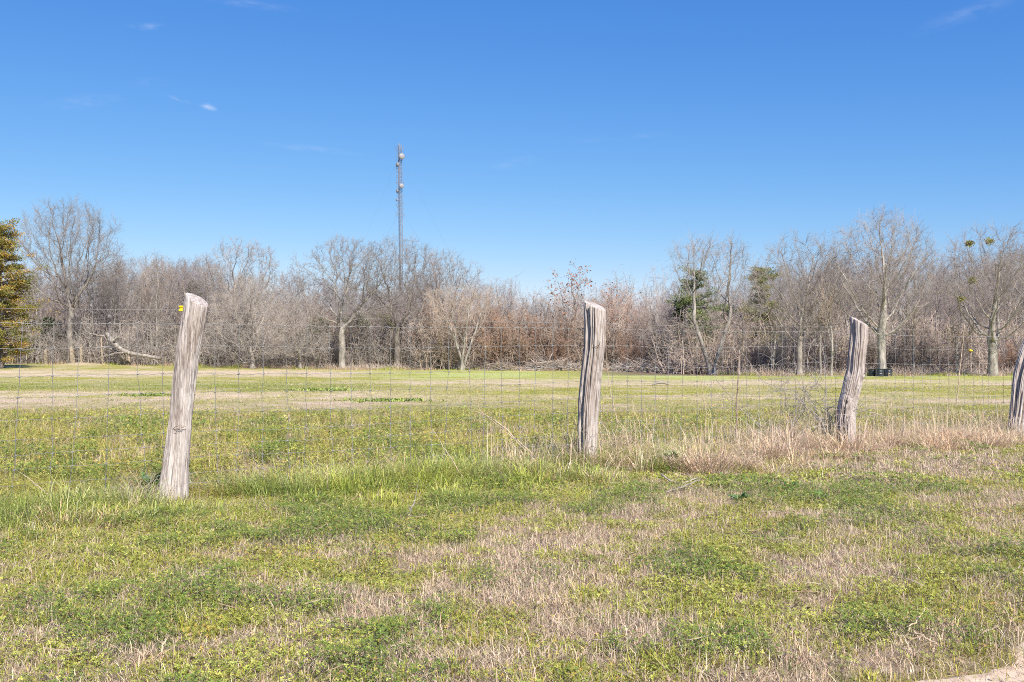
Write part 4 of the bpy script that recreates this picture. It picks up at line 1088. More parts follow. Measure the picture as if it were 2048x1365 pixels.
# --- thicket along the wood edge: leafless shrubs, each one a thing
shr = []
for i, (tw, w, dn) in enumerate((('twig_brown', 3.2, 1.0), ('twig_grey', 3.4, 1.0), ('twig_purple', 3.0, 1.0), ('twig_pale', 3.2, .85), ('twig_red', 3.0, 1.0), ('twig_brown', 2.4, .9))):
    gt, gcr, tips = grow_tree(200 + i, 'bush', 4.0, w, .05, dn, .007)
    rt = empty('bare_shrub'); gt.build('stems', M[tw], rt); gcr.build('crown', M[tw], rt)
    if tw == 'twig_red':
        g = Geo(); leaves_at(g, tips[rr_.integers(0, len(tips), 600)], .09, np.array([[.36, .20, .13], [.44, .28, .19], [.30, .18, .12]]), rr_, .08); tag(g.build('dry_leaves', M['cedar'], rt, smooth=False, color=True), kind='stuff')
    shr.append(rt)
used_s = [False] * 6
def put_shrub(px, D, h, i):
    x, y = at(px, D); gz = gz_at(x, y)
    o = shr[i] if not used_s[i] else copy_tree(shr[i]); used_s[i] = True
    o.location = (x, y, gz - .05); o.rotation_euler = (0, 0, br.uniform(0, 6.28)); s = h / 4.0; q = br.uniform(.85, 1.3)
    o.scale = (s * q, s * q, s)
    return o
NM = {0: 'brown', 1: 'grey', 2: 'mauve', 3: 'pale', 4: 'reddish', 5: 'brown'}
for k in range(170):
    px = -250 + 2560 * (k + br.uniform(-.4, 1.4)) / 170
    if px < 860: D = br.uniform(84, 92) ; h = br.uniform(2.6, 5.2)
    elif px < 1340: D = br.uniform(78, 90); h = br.uniform(3.4, 6.0)
    elif px < 1500: D = br.uniform(70, 84); h = br.uniform(3.2, 5.6)
    else: D = br.uniform(64.5, 78); h = br.uniform(2.2, 4.6)
    pr = [.22, .3, .12, .2, .03, .13]
    if 860 < px < 1340: pr = [.30, .14, .16, .14, .11, .15]
    i = int(br.choice(6, p=pr))
    o = put_shrub(px, D, h, i)
    tag(o, f'leafless {NM[i]} shrub in the dense thicket along the edge of the woods', 'shrub', f'leafless {NM[i]} shrubs of the thicket')
for (px, D, h, lab) in ((1255, 75, 3.0, 'rust-coloured shrub on the wood edge just right of the middle post'), (1290, 76.5, 2.6, 'rusty brown shrub second to the right of the middle post'),
                   (1108, 77, 2.4, 'small rust-brown bush left of the middle post'), (1000, 78.5, 4.6, 'tall reddish shrub left of the red-podded sapling'), (1050, 79, 4.8, 'tall reddish shrub under the red-podded sapling'),
                   (905, 82, 5.6, 'reddish shrub rising behind the forked white-barked tree')):
    o = put_shrub(px, D, h, 4); tag(o, lab, 'shrub', 'leafless reddish shrubs of the thicket')
# dark evergreens low in the woods
for j, (px, D, top, w, lab) in enumerate(((98, 86, 640, 90, 'dark evergreen shrub behind the trunk of the biggest left tree'), (640, 88, 640, 100, 'dark evergreen shrub left of the pale oak trunk'),
                          (712, 90, 630, 120, 'dark evergreen mass right of the pale oak trunk'), (775, 91, 632, 90, 'olive evergreen shrub under the twisted oak'), (385, 96, 560, 60, 'pointed dark cedar top above the nearest post'),
                          (1360, 76, 600, 60, 'dark evergreen shrub left of the dark cedar'), (1905, 80, 655, 110, 'olive evergreen shrub left of the mistletoe tree'), (1450, 80, 610, 60, 'small dark cedar between the pale forks'),
                          (560, 90, 660, 80, 'dark evergreen shrub behind the round pale tree'), (1540, 80, 640, 70, 'dark evergreen shrub under the yellow-green cedar'))):
    cedar(lab, px, D, top, w, 60 + j, YGRN * .8 if j in (3, 6) else DGRN, n=5000, cat='evergreen shrub', name='evergreen_shrub', rt=.06, leaf=.16, base_clear=.1)

# --- mass of saplings and twigs filling the wood behind (nobody could count it)
def twig_mass(name, mat, n, fx, dlo, dhi, hlo, hhi, rad, seed, tilt=.16):
    r_ = np.random.default_rng(seed)
    px = r_.uniform(fx[0], fx[1], n); D = r_.uniform(dlo, dhi, n)
    x = (px - 1024) / F * D; z0 = ground_h(x, D)
    H = r_.uniform(hlo, hhi, n) * (.7 + .6 * vnoise(x * .25, D * .1, seed))
    d0 = norm(np.stack([r_.normal(0, tilt, n), r_.normal(0, tilt, n), np.ones(n)], -1))
    P, Rd = grow_lines(r_, np.stack([x, D, z0 - .05], -1), d0, H, np.full(n, rad) * r_.uniform(.5, 1.3, n), 6, .09, .03, tip=.4)
    g = Geo(); tubes(g, P, Rd, 3)
    # side twigs
    m = n * 9; pi = r_.integers(0, n, m); t = r_.uniform(.15, 1, m) * 4.999; i0 = t.astype(int)
    st = P[pi, i0] + (P[pi, i0 + 1] - P[pi, i0]) * (t - i0)[:, None]
    dd = norm(np.stack([r_.normal(0, 1, m), r_.normal(0, 1, m), r_.uniform(.0, 1.3, m)], -1))
    P2, R2 = grow_lines(r_, st, dd, r_.uniform(.3, 1.3, m), np.full(m, .010), 3, .2, .02, tip=.6)
    tubes(g, P2, R2, 3)
    m2 = m * 2; pi = r_.integers(0, m, m2); st = P2[pi, 1 + r_.integers(0, 2, m2)]
    dd = norm(np.stack([r_.normal(0, 1, m2), r_.normal(0, 1, m2), r_.uniform(-.2, 1.0, m2)], -1))
    P3, R3 = grow_lines(r_, st, dd, r_.uniform(.2, .6, m2), np.full(m2, .008), 2, .2, 0, tip=.7)
    tubes(g, P3, R3, 3)
    return tag(g.build(name, M[mat], smooth=False), kind='stuff')
twig_mass('woodland_undergrowth', 'twig_brown', 2600, (-250, 2300), 88, 104, 2.5, 6.5, .022, 301)
twig_mass('distant_woods', 'twig_grey', 3600, (-350, 2450), 104, 135, 5.0, 8.5, .035, 302)
twig_mass('woodland_undergrowth', 'twig_brown', 1100, (1330, 2300), 66, 82, 1.4, 4.2, .018, 303)
twig_mass('woodland_undergrowth', 'twig_grey', 900, (-200, 1330), 82, 88, 1.0, 2.8, .018, 304)
twig_mass('woodland_undergrowth', 'twig_pale', 650, (-150, 860), 82.5, 85.5, 1.2, 4.2, .02, 305, .2)
twig_mass('woodland_undergrowth', 'twig_brown', 520, (840, 1340), 77.5, 81, 1.6, 4.2, .02, 306, .2)
# dead weeds and low tangle at the foot of the wood
def weeds(name, mat, n, fx, Dfun, h, seed):
    r_ = np.random.default_rng(seed); px = r_.uniform(fx[0], fx[1], n); D = Dfun(px) + np.abs(r_.normal(0, 1.2, n))
    x = (px - 1024) / F * D; z0 = ground_h(x, D)
    d0 = norm(np.stack([r_.normal(0, .6, n), r_.normal(0, .6, n), np.ones(n)], -1))
    P, Rd = grow_lines(r_, np.stack([x, D, z0], -1), d0, h * r_.uniform(.3, 1.2, n), np.full(n, .007), 4, .3, -.03, tip=.6)
    g = Geo(); tubes(g, P, Rd, 3); return tag(g.build(name, M[mat], smooth=False), kind='stuff')
def edgeD(px):
    return np.interp(px, [-300, 0, 400, 900, 1330, 1460, 1500, 2400], [84, 84.5, 83, 79, 75, 67, 62.5, 62.5])
ge = Geo(); n = 26000; px = rng.uniform(-200, 2300, n); D = edgeD(px) - np.abs(rng.normal(0, 1.3, n)) * (.4 + 1.2 * vnoise(px * .02, px * 0, 4)) + .5
x = (px - 1024) / F * D; pat = vnoise(px * .03, px * 0, 12); hgt = rng.uniform(.06, .34, n) * (.4 + 1.0 * vnoise(px * .05, px * 0, 13)); gcol = np.where((pat + rng.normal(0, .2, n) > .55)[:, None], jitter(C_GREEN * np.array([1.1, 1.15, 1.5]), n, .2), jitter(C_DRY2 * 1.1, n, .2))
blades(ge, x, D, hgt, np.full(n, .028), gcol, lean=.6); tag(ge.build('rough_grass', M['blade'], smooth=False, color=True), kind='stuff')
weeds('dead_weeds', 'twig_brown', 9000, (-250, 2300), edgeD, .7, 310)
weeds('dead_weeds', 'twig_pale', 5000, (-250, 2300), edgeD, .5, 311)

# ------------------------------------------------------------------ things at the wood edge
def ground_pt(px, py):
    x, y = w_at(px, py); return x, y, gz_at(x, y)

# fallen trunk on the left
def limb(name, root, pts, r0, r1, mat='log', m=10, seed=0, wob=.02):
    r_ = np.random.default_rng(seed); p = np.array(pts, float); k = (len(p) - 1) * 8 + 1
    t = np.linspace(0, len(p) - 1, k); q = np.stack([np.interp(t, np.arange(len(p)), p[:, c]) for c in range(3)], -1)
    ker = np.ones(7) / 7
    for c in range(3): q[:, c] = np.convolve(np.pad(q[:, c], 3, 'edge'), ker, 'valid')
    q += r_.normal(0, wob, q.shape)
    rad = np.linspace(r0, r1, k) * r_.uniform(.85, 1.15, k)
    g = Geo(); tubes(g, q, rad, m, caps=True); return g.build(name, M[mat], root)
def pz(px, py, D, root):
    x = (px - 1024) / F * D; return [x - root.location.x, D - root.location.y, z_at(py, D) - root.location.z]
x, y = at(250, 81.5); gz = gz_at(x, y)
root = empty('fallen_tree', (x, y, gz)); tag(root, 'fallen bleached tree trunk curving down to the grass on the left wood edge', 'fallen tree')
Dl = 81.5
limb('trunk', root, [pz(214, 668, Dl + 1, root), pz(222, 680, Dl + .5, root), pz(235, 694, Dl, root), pz(255, 706, Dl, root), pz(285, 711, Dl, root), pz(325, 718, Dl, root)], .22, .12, seed=1)
limb('branch', root, [pz(252, 706, Dl, root), pz(230, 707, Dl - .5, root), pz(205, 715, Dl - .8, root), pz(188, 719, Dl - 1, root)], .08, .04, seed=2, m=7)
limb('branch', root, [pz(250, 712, Dl, root), pz(225, 699, Dl + .5, root), pz(205, 695, Dl + .5, root)], .10, .04, seed=3, m=7)
limb('branch', root, [pz(218, 674, Dl + 1, root), pz(200, 672, Dl + 1, root), pz(175, 666, Dl + 1, root), pz(165, 655, Dl + 1, root)], .09, .03, seed=4, m=7)
limb('branch', root, [pz(300, 713, Dl, root), pz(312, 722, Dl, root), pz(318, 728, Dl - .2, root)], .09, .05, seed=5, m=7)
limb('branch', root, [pz(226, 684, Dl, root), pz(233, 677, Dl - .2, root), pz(236, 674, Dl - .2, root)], .10, .07, 'bark_pale', seed=6, m=7)
# dead branches by the cedar
x, y = at(62, 80); root = empty('dead_branch', (x, y, gz_at(x, y))); tag(root, 'bleached forked dead branch lying beside the golden cedar', 'dead branch')
for k, pl in enumerate(([(25, 716), (50, 706), (88, 714)], [(46, 710), (56, 727)], [(72, 712), (80, 704), (78, 690)], [(82, 714), (72, 728)], [(50, 706), (60, 700), (66, 688)])):
    limb('branch', root, [pz(a, b, 80, root) for a, b in pl], .06, .03, 'log', 6, k)

# far fence on the left: wooden posts with thin wires
far_posts = [(92, 700, 729, 9), (52, 706, 728, 4), (145, 694, 731, 11), (163, 690, 731, 9), (205, 676, 730, 4), (244, 714, 733, 7), (254, 700, 733, 4), (259, 714, 733, 6), (330, 716, 735, 4), (464, 700, 735, 12), (531, 716, 731, 7), (541, 713, 730, 7), (571, 712, 730, 9), (588, 704, 729, 3),
             (610, 711, 729, 14), (632, 710, 731, 12), (650, 705, 731, 5), (660, 716, 730, 8), (705, 705, 729, 4), (712, 716, 730, 5)]
DESC = ['squared pale', 'thin', 'thick tan', 'barky tan', 'tall thin', 'short pale', 'thin upright', 'short tilted', 'reddish thin', 'wide pale yellowish', 'short tan', 'stubby tan', 'short pale blocky', 'thin stake-like', 'broad blocky pale', 'broad weathered', 'tall narrow', 'stubby weathered', 'slim tan', 'short tan']
NEAR = ['just right of the golden cedar', 'under the golden cedar', 'at the foot of the biggest left tree', 'against the biggest left tree trunk', 'left of the fallen trunk', 'under the fallen trunk', 'in front of the fallen trunk', 'right of the fallen trunk foot', 'left of the nearest post', 'right of the nearest post', 'first of the row under the round pale tree', 'second of the row under the round pale tree',
        'third of the row under the round pale tree', 'just left of the broadest stump', 'broadest of the stumps left of the pale oak', 'just right of the broadest stump', 'left of the pale oak trunk', 'beside the pale oak trunk', 'right of the pale oak trunk', 'furthest right of the old post row']
pr_ = np.random.default_rng(9)
for k, (px, t, b, w) in enumerate(far_posts):
    D = 82.5 if px < 400 else 84; x, y = at(px, D); gz = gz_at(x, y); h = z_at(t, D) - gz; wr = w * .82 / F * D / 2
    root = empty('old_post', (x, y, gz)); tag(root, f'{DESC[k]} old wooden post {NEAR[k]}', 'old post', 'old wooden posts along the wood edge')
    lean = pr_.normal(0, .05)
    T = 10; th = np.arange(T) * 2 * math.pi / T; prof = 1 + .18 * pr_.standard_normal(T) * .6
    zz = np.linspace(-.1, 1, 7)
    V = np.array([[wr * prof[j] * (1.08 - .12 * q) * math.cos(th[j]) + lean * q * h, wr * .8 * prof[j] * math.sin(th[j]), (q * h) * (1 + (0.05 * math.cos(th[j]) if q > .9 else 0))] for q in zz for j in range(T)])
    ids = np.arange(len(V)).reshape(-1, T); g = Geo()
    V = np.concatenate([V, [[lean * h, 0, h * 1.01]]])
    g.add(V, np.stack([ids[:-1], np.roll(ids[:-1], -1, 1), np.roll(ids[1:], -1, 1), ids[1:]], -1).reshape(-1, 4), [[ids[-1][j], ids[-1][(j + 1) % T], len(V) - 1] for j in range(T)])
    g.build('timber', M['oldpost'], root)
x, y = at(40, 82.3); root = empty('wire_fence', (x, y, gz_at(x, y))); tag(root, 'faint rusty wire fence far off along the foot of the left woods', 'wire fence')
xs = np.arange(*(at(p, 82.3)[0] for p in (-80, 400)), .4)
for zf in (.15, .45, .75, 1.05):
    g = Geo(); P = np.stack([xs - x, np.full_like(xs, 0), ground_h(xs, np.full_like(xs, 82.3)) + zf - root.location.z + .02 * np.sin(xs)], -1); tubes(g, P, np.full(len(xs), .006), 3)
    g.build('line_wire', M['rust'], root)
g = Geo()
for xx in np.arange(xs[0], xs[-1], .32):
    z0 = gz_at(xx, 82.3) - root.location.z; tubes(g, np.array([[xx - x, 0, z0], [xx - x, 0, z0 + 1.05]]), np.full(2, .006), 3)
tag(g.build('wire_mesh', M['rust'], root), kind='stuff')

# brush pile: grey bleached branches heaped on the grass edge
def brush_pile(label, pxs, D, hmax, n, seed, mats=('stick', 'stick', 'vine')):
    r_ = np.random.default_rng(seed); xc, y = at((pxs[0] + pxs[1]) / 2, D); gz = gz_at(xc, y)
    root = empty('brush_pile', (xc, y, gz)); tag(root, label, 'brush pile', 'heaps of cut branches at the wood edge')
    hwid = (pxs[1] - pxs[0]) / 2 / F * D
    for mi in range(2):
        g = Geo()
        k = n // 2; cx = r_.uniform(-1, 1, k); hz = hmax * (1 - cx ** 2) ** .5 * r_.uniform(.05, 1, k)
        st = np.stack([cx * hwid, r_.normal(0, .7, k), hz], -1)
        d = norm(np.stack([r_.normal(0, 1, k), r_.normal(0, .6, k), r_.normal(0, .22, k)], -1))
        L = r_.uniform(.6, 2.6, k); P, Rd = grow_lines(r_, st - d * L[:, None] / 2, d, L, r_.uniform(.012, .05, k), 6, .12, 0, tip=.4)
        P[..., 2] = np.maximum(P[..., 2], .02); tubes(g, P, Rd, 4)
        m = k * 5; pi = r_.integers(0, k, m); s2 = P[pi, r_.integers(1, 6, m)]
        d2 = norm(np.stack([r_.normal(0, 1, m), r_.normal(0, 1, m), r_.normal(.2, .6, m)], -1)); P2, R2 = grow_lines(r_, s2, d2, r_.uniform(.2, .8, m), np.full(m, .009), 3, .2, 0, tip=.6)
        P2[..., 2] = np.maximum(P2[..., 2], .02); tubes(g, P2, R2, 3)
        g.build('branches' if mi == 0 else 'twigs', M[('stick', 'twig_brown')[mi]], root)
brush_pile('long heap of bleached cut branches on the grass edge right of the middle post', (1325, 1420), 70, .75, 320, 1)
brush_pile('low heap of dark and grey branches just right of the middle post', (1235, 1330), 73, .55, 260, 2)
brush_pile('low heap of grey branches just left of the middle post', (1060, 1155), 76.5, .6, 300, 3)
brush_pile('low scatter of dead branches beside the forked white-barked tree', (940, 1060), 78, .4, 220, 4)
# bleached pole leaning, white scrap
x, y, gz = ground_pt(912, 740)
g = Geo(); r_ = np.random.default_rng(2); a = np.linspace(0, 2 * math.pi, 15)[:-1]
rings = []
for f, hh_ in ((1, 0.0), (.96, .10), (.7, .22), (.3, .30)):
    rings.append(np.stack([.75 * f * np.cos(a) * (1 + .2 * r_.standard_normal(14)), .35 * f * np.sin(a), np.full(14, hh_) * (1 + .5 * np.cos(a))], -1))
V = np.concatenate(rings + [np.array([[.0, 0, .3]])]); ids = np.arange(56).reshape(4, 14)
g.add(V, np.stack([ids[:-1], np.roll(ids[:-1], -1, 1), np.roll(ids[1:], -1, 1), ids[1:]], -1).reshape(-1, 4), [[ids[3][j], ids[3][(j + 1) % 14], 56] for j in range(14)])
o = g.build('white_scrap', M['whitesheet'], smooth=False); o.location = (x, y, gz); tag(o, 'crumpled white scrap lying at the foot of the forked white-barked tree', 'scrap')
x, y, gz = ground_pt(1322, 772)
g = Geo(); t = np.linspace(0, 1, 12); P = np.stack([(t - .5) * .65, t * .2, .03 + .10 * np.sin(t * 3.1)], -1); tubes(g, P, .045 * np.sin(.25 + t * 2.6) + .012, 7, caps=True)
o = g.build('dry_husk', M['stick']); o.location = (x, y, gz); tag(o, 'pale curved dry husk lying in the mowed field right of the middle post', 'dry husk')

# black barrels
for k, (px, D, lab) in enumerate(((1745, 60.4, 'left of the three black plastic barrels on the grass beside the crooked post'), (1759, 59.9, 'middle one of the three black plastic barrels, nearest the camera'), (1776, 60.5, 'right one of the three black plastic barrels, catching a bluish sheen'))):
    x, y = at(px, D); gz = gz_at(x, y); h = z_at(738, D) - gz; r0_ = .255
    prof = [(0, .02), (r0_ * .93, .02), (r0_ * .97, 0), (r0_, .03), (r0_ * .97, .08), (r0_ * .97, h * .30), (r0_ * 1.03, h * .33), (r0_ * 1.03, h * .37), (r0_ * .97, h * .40), (r0_ * .97, h * .62), (r0_ * 1.03, h * .65), (r0_ * 1.03, h * .69), (r0_ * .97, h * .72), (r0_ * .97, h * .93), (r0_ * 1.02, h * .96), (r0_ * 1.02, h), (r0_ * .93, h), (r0_ * .92, h - .03), (0, h - .03)]
    T = 28; th = np.arange(T) * 2 * math.pi / T
    V = np.array([[r * math.cos(a), r * math.sin(a), z] for r, z in prof for a in th]); ids = np.arange(len(V)).reshape(-1, T)
    root = empty('barrel', (x, y, gz)); tag(root, lab, 'barrel', 'black plastic barrels at the wood edge')
    g = Geo(); g.add(V, np.stack([ids[:-1], np.roll(ids[:-1], -1, 1), np.roll(ids[1:], -1, 1), ids[1:]], -1).reshape(-1, 4)); g.build('drum', M['black_plastic'], root)
    for sx_ in (-.12, .12):
        g = Geo(); V = np.array([[.03 * math.cos(a), .03 * math.sin(a), z] for z in (0, .03) for a in th[::2]] + [[0, 0, .03]]); n_ = len(th[::2]); ids = np.arange(2 * n_).reshape(2, n_)
        g.add(V, np.stack([ids[0], np.roll(ids[0], -1), np.roll(ids[1], -1), ids[1]], -1), [[ids[1][j], ids[1][(j + 1) % n_], 2 * n_] for j in range(n_)])
        b = g.build('bung', M['black_plastic'], root); b.location = (sx_, 0, h - .03)
# yellow topped pole by the mistletoe tree
x, y = at(1940, 66); gz = gz_at(x, y); root = empty('marker_pole', (x, y, gz)); tag(root, 'small yellow topped pole standing among the trees left of the mistletoe tree', 'marker pole')
g = Geo(); zt = z_at(704, 66) - gz; tubes(g, np.array([[0, 0, -.1], [0, 0, zt]]), np.full(2, .03), 6, caps=True); g.build('pole', M['bark_dark'], root)
g = Geo(); V = np.array([[.17 * f * math.cos(a), .17 * f * math.sin(a), z] for f, z in ((.1, 0), (1, .03), (1, .09), (.35, .17), (.1, .2)) for a in th[::2]]); n_ = 14; ids = np.arange(5 * n_).reshape(5, n_)
g.add(V, np.stack([ids[:-1], np.roll(ids[:-1], -1, 1), np.roll(ids[1:], -1, 1), ids[1:]], -1).reshape(-1, 4)); o = g.build('cap', M['yellow'], root); o.location = (0, 0, zt)

# ------------------------------------------------------------------ antenna mast
DT = 250.0
xt, yt = at(803.5, DT); gz = gz_at(xt, yt); root = empty('antenna_mast', (xt, yt, gz)); root.rotation_euler = (0, R(-1.35) * 0, 0)
tag(root, 'tall guyed lattice radio mast with white dish antennas rising behind the oaks', 'antenna mast')
Htop = z_at(287, DT) - gz
def mx_(z): return -(z / Htop) * ((803.5 - 799) / F * DT)      # the mast leans a touch left
sw_m = .40
def leg_xy(k, s): a = 2 * math.pi * k / 3 + .5; return s * math.cos(a), s * math.sin(a)
g = Geo(); gb = Geo()
zz = np.arange(0, Htop, 1.0)
def half(z): return .52
for k in range(3):
    P = np.array([[mx_(z) + leg_xy(k, half(z))[0], leg_xy(k, half(z))[1], z] for z in np.append(zz, Htop)]); tubes(g, P, np.full(len(P), .075), 5)
    for j, z in enumerate(zz[:-1]):
        for (za, zb, ka, kb) in ((z, z + 1, k, (k + 1) % 3), (z, z, k, (k + 1) % 3), (z + 1, z, k, (k + 1) % 3)):
            a = leg_xy(ka, half(za)); b = leg_xy(kb, half(zb))
            tubes(gb, np.array([[mx_(za) + a[0], a[1], za], [mx_(zb) + b[0], b[1], zb]]), np.full(2, .032), 3)
g.build('mast_leg', M['steel'], root); gb.build('lattice', M['steel'], root)
# cable ladder running up the left side of the upper part
g = Geo()
for dx_ in (-.75, -.35):
    P = np.array([[mx_(z) + dx_, -.3, z] for z in np.arange(z_at(430, DT) - gz, Htop, 1.0)]); tubes(g, P, np.full(len(P), .03), 4)
for z in np.arange(z_at(430, DT) - gz, Htop, .9): tubes(g, np.array([[mx_(z) - .75, -.3, z], [mx_(z) - .35, -.3, z + .15]]), np.full(2, .03), 3)
g.build('cable_ladder', M['steel'], root)
for (py, hwid) in ((298, 7.5), (330, 4), (365, 7), (430, 8)):
    z = z_at(py, DT) - gz; w_ = hwid / F * DT; g = Geo(); tubes(g, np.array([[mx_(z) - w_, -.4, z], [mx_(z) + w_, -.4, z]]), np.full(2, .05), 4)
    for e in (-w_, w_): tubes(g, np.array([[mx_(z) + e, -.4, z - .5], [mx_(z) + e, -.4, z + .6]]), np.full(2, .04), 4)
    g.build('cross_arm', M['steel'], root)
def dish(px, py, rpx, yaw, lab):
    r = rpx * .88 / F * DT; z = z_at(py, DT) - gz; x = (px - 1024) / F * DT - xt
    prof = [(0, .34), (.35, .31), (.7, .2), (.93, .06), (1, 0), (1, -.35), (.85, -.42), (.45, -.58), (.18, -.68), (.18, -.9), (0, -.9)]
    T = 24; th = np.arange(T) * 2 * math.pi / T
    V = np.array([[p * r * math.cos(a), -q * r, p * r * math.sin(a)] for p, q in prof for a in th]); ids = np.arange(len(V)).reshape(-1, T)
    g = Geo(); g.add(V, np.stack([ids[:-1], ids[1:], np.roll(ids[1:], -1, 1), np.roll(ids[:-1], -1, 1)], -1).reshape(-1, 4))
    o = g.build('dish_antenna', M['dish'], root); o.location = (x, -1.0, z); o.rotation_euler = (0, 0, R(yaw)); tag(o, lab)
    g = Geo(); tubes(g, np.array([[x, -1.0 + .8 * r, z], [mx_(z), -.2, z]]), np.full(2, .07), 5); g.build('mount', M['steel'], root)
dish(804.5, 314, 6.8, 28, 'largest dish, near the top on the right')
dish(794.5, 330.5, 5.2, -55, 'second dish down, facing left')
dish(804, 373, 5.4, 24, 'middle right dish')
dish(794.5, 383, 4.6, -60, 'middle left dish')
dish(793.5, 401, 3.4, -65, 'smallest and lowest dish')
g = Geo()
for k in range(9):
    py = [343, 350, 356, 408, 414, 421, 338, 395, 345][k]; z = z_at(py, DT) - gz; sd = -1 if k % 2 == 0 else 1
    tubes(g, np.array([[mx_(z), -.3, z], [mx_(z) + sd * .85, -.5, z + .1], [mx_(z) + sd * .95, -.5, z + .6]]), np.full(3, .045), 4)
g.build('aerial', M['steel'], root)
for k in range(3):
    a = 2 * math.pi * k / 3 + .5
    for zf in (.42, .68, .95):
        z = Htop * zf; g = Geo(); t = np.linspace(0, 1, 10)
        P = np.stack([mx_(z) * (1 - t) + 30 * math.cos(a) * t, 30 * math.sin(a) * t, z * (1 - t) - 1.2 * np.sin(math.pi * t)], -1); tubes(g, P, np.full(10, .010), 3); g.build('guy_wire', M['steel'], root)

# ------------------------------------------------------------------ stalks, vines and small things near the fence
def stalk(name, label, cat, pts, r0, r1, mat='stalk', branch=0, seed=0, group=None):
    """pts: (px, py, D)"""
    P = np.array([[(a - 1024) / F * d, d, z_at(b, d)] for a, b, d in pts]); k = (len(P) - 1) * 7 + 1
    t = np.linspace(0, len(P) - 1, k); q = np.stack([np.interp(t, np.arange(len(P)), P[:, c]) for c in range(3)], -1)
    r_ = np.random.default_rng(seed); q[1:-1] += r_.normal(0, .0035, (k - 2, 3)); o_ = P[0].copy(); o_[2] = gz_at(P[0, 0], P[0, 1])
    g = Geo(); tubes(g, q - o_, np.linspace(r0, r1, k), 5, caps=True)
    for b in range(branch):
        i = r_.integers(k // 4, k); d = norm(r_.normal(0, 1, (1, 3)) + np.array([[0, 0, .8]]))[0]; L = r_.uniform(.05, .25)
        tubes(g, np.array([q[i], q[i] + d * L * .5, q[i] + d * L + np.array([0, 0, .01])]) - o_, np.array([.0025, .002, .0012]), 4)
    o = g.build(name, M[mat]); o.location = o_; tag(o, label, cat, group); return o
stalk('dry_stalk', 'long bent dry reed leaning up to the left from the middle post foot', 'dry stalk', [(1082, 925, 10.4), (1040, 885, 10.5), (1000, 848, 10.6), (975, 832, 10.7), (938, 818, 10.8)], .009, .003, seed=1, branch=2)
stalk('dry_stalk', 'second dry reed lying against the long bent one left of the middle post', 'dry stalk', [(1080, 930, 10.2), (1030, 880, 10.3), (985, 842, 10.5), (950, 815, 10.7)], .006, .002, seed=2)
stalk('dry_stalk', 'straight dry reed leaning left in the green grass midway between two posts', 'dry stalk', [(940, 980, 8.9), (910, 930, 9.0), (885, 890, 9.2), (866, 858, 9.3)], .006, .002, seed=3)
stalk('dry_stalk', 'thin pinkish stem rising along the right side of the middle post', 'dry stalk', [(1236, 850, 11.3), (1222, 790, 11.3), (1214, 740, 11.3), (1211, 690, 11.2), (1212, 640, 11.2)], .0055, .003, 'stalk', seed=4)
stalk('dry_stalk', 'knobbly upright dead stem standing alone halfway to the crooked post', 'dry stalk', [(1470, 885, 11.9), (1473, 850, 11.9), (1474, 800, 11.9), (1477, 750, 11.9), (1478, 700, 11.9)], .011, .006, 'vine', branch=9, seed=5)
stalk('dry_stalk', 'tall pale straight stem right of the crooked post, standing in the field', 'dry stalk', [(1912, 815, 14.6), (1918, 760, 14.6), (1924, 700, 14.7), (1929, 650, 14.7)], .008, .004, seed=6)
stalk('dry_stalk', 'tan reed lying across the grass at the far left', 'dry stalk', [(130, 1010, 7.5), (95, 985, 7.6), (60, 958, 7.7), (36, 942, 7.8)], .006, .002, seed=7)
stalk('dry_stalk', 'thin vertical tan stem left of the middle of the view in the green grass', 'dry stalk', [(655, 1020, 8.2), (656, 975, 8.2), (655, 930, 8.2)], .004, .002, seed=8)
stalk('dead_branch', 'thin dark twig lying flat on the grass left of the nearest post', 'twig', [(195, 1024, 7.2), (250, 1022, 7.15), (300, 1024, 7.1), (345, 1026, 7.05)], .006, .003, 'rust', seed=9)
stalk('dead_branch', 'long thin stick fallen flat in the verge below the crooked post', 'twig', [(1360, 1025, 7.4), (1410, 1028, 7.35), (1450, 1028, 7.3), (1485, 1032, 7.2)], .007, .004, 'stick', seed=10)
stalk('dry_stalk', 'short grey forked stub in the grass below the middle of the fence span', 'dry stalk', [(815, 1040, 7.1), (822, 1022, 7.1), (830, 1000, 7.1)], .009, .005, 'stick', branch=3, seed=11)
stalk('dry_stalk', 'curved dark stem bowing over the grass right of the crooked post', 'dry stalk', [(1715, 918, 11.2), (1730, 902, 11.2), (1752, 898, 11.2), (1775, 902, 11.2), (1782, 912, 11.2)], .005, .004, 'rust', seed=12)
stalk('dead_branch', 'pale stick lying across the dry grass between the middle post and crooked post', 'twig', [(1330, 985, 8.3), (1370, 972, 8.4), (1400, 958, 8.6)], .008, .004, 'stick', seed=13)
stalk('dead_branch', 'bent grey stick half hidden in the verge grass below the right span', 'twig', [(1322, 948, 9.0), (1340, 962, 8.9), (1365, 968, 8.8), (1395, 956, 8.9)], .010, .006, 'stick', seed=14, branch=3)
stalk('dry_stalk', 'slender leaning dry grass stem beside the right hand of the middle post', 'dry stalk', [(1270, 960, 9.9), (1272, 900, 10.0), (1268, 840, 10.1), (1265, 800, 10.2)], .004, .002, seed=15)
stalk('dry_stalk', 'slender dry stem between the middle post and the knobbly dead stem', 'dry stalk', [(1332, 900, 11.0), (1336, 860, 11.0), (1338, 808, 11.1)], .004, .002, seed=16)
stalk('dry_stalk', 'dry stem leaning right from the straw in the right span', 'dry stalk', [(1410, 885, 11.5), (1412, 830, 11.5), (1404, 770, 11.5), (1399, 735, 11.5)], .005, .002, seed=17)
stalk('dry_stalk', 'fallen orange straw in the lower right corner near the road', 'dry stalk', [(1813, 1262, 4.15), (1835, 1235, 4.25), (1850, 1215, 4.3)], .004, .002, seed=18)
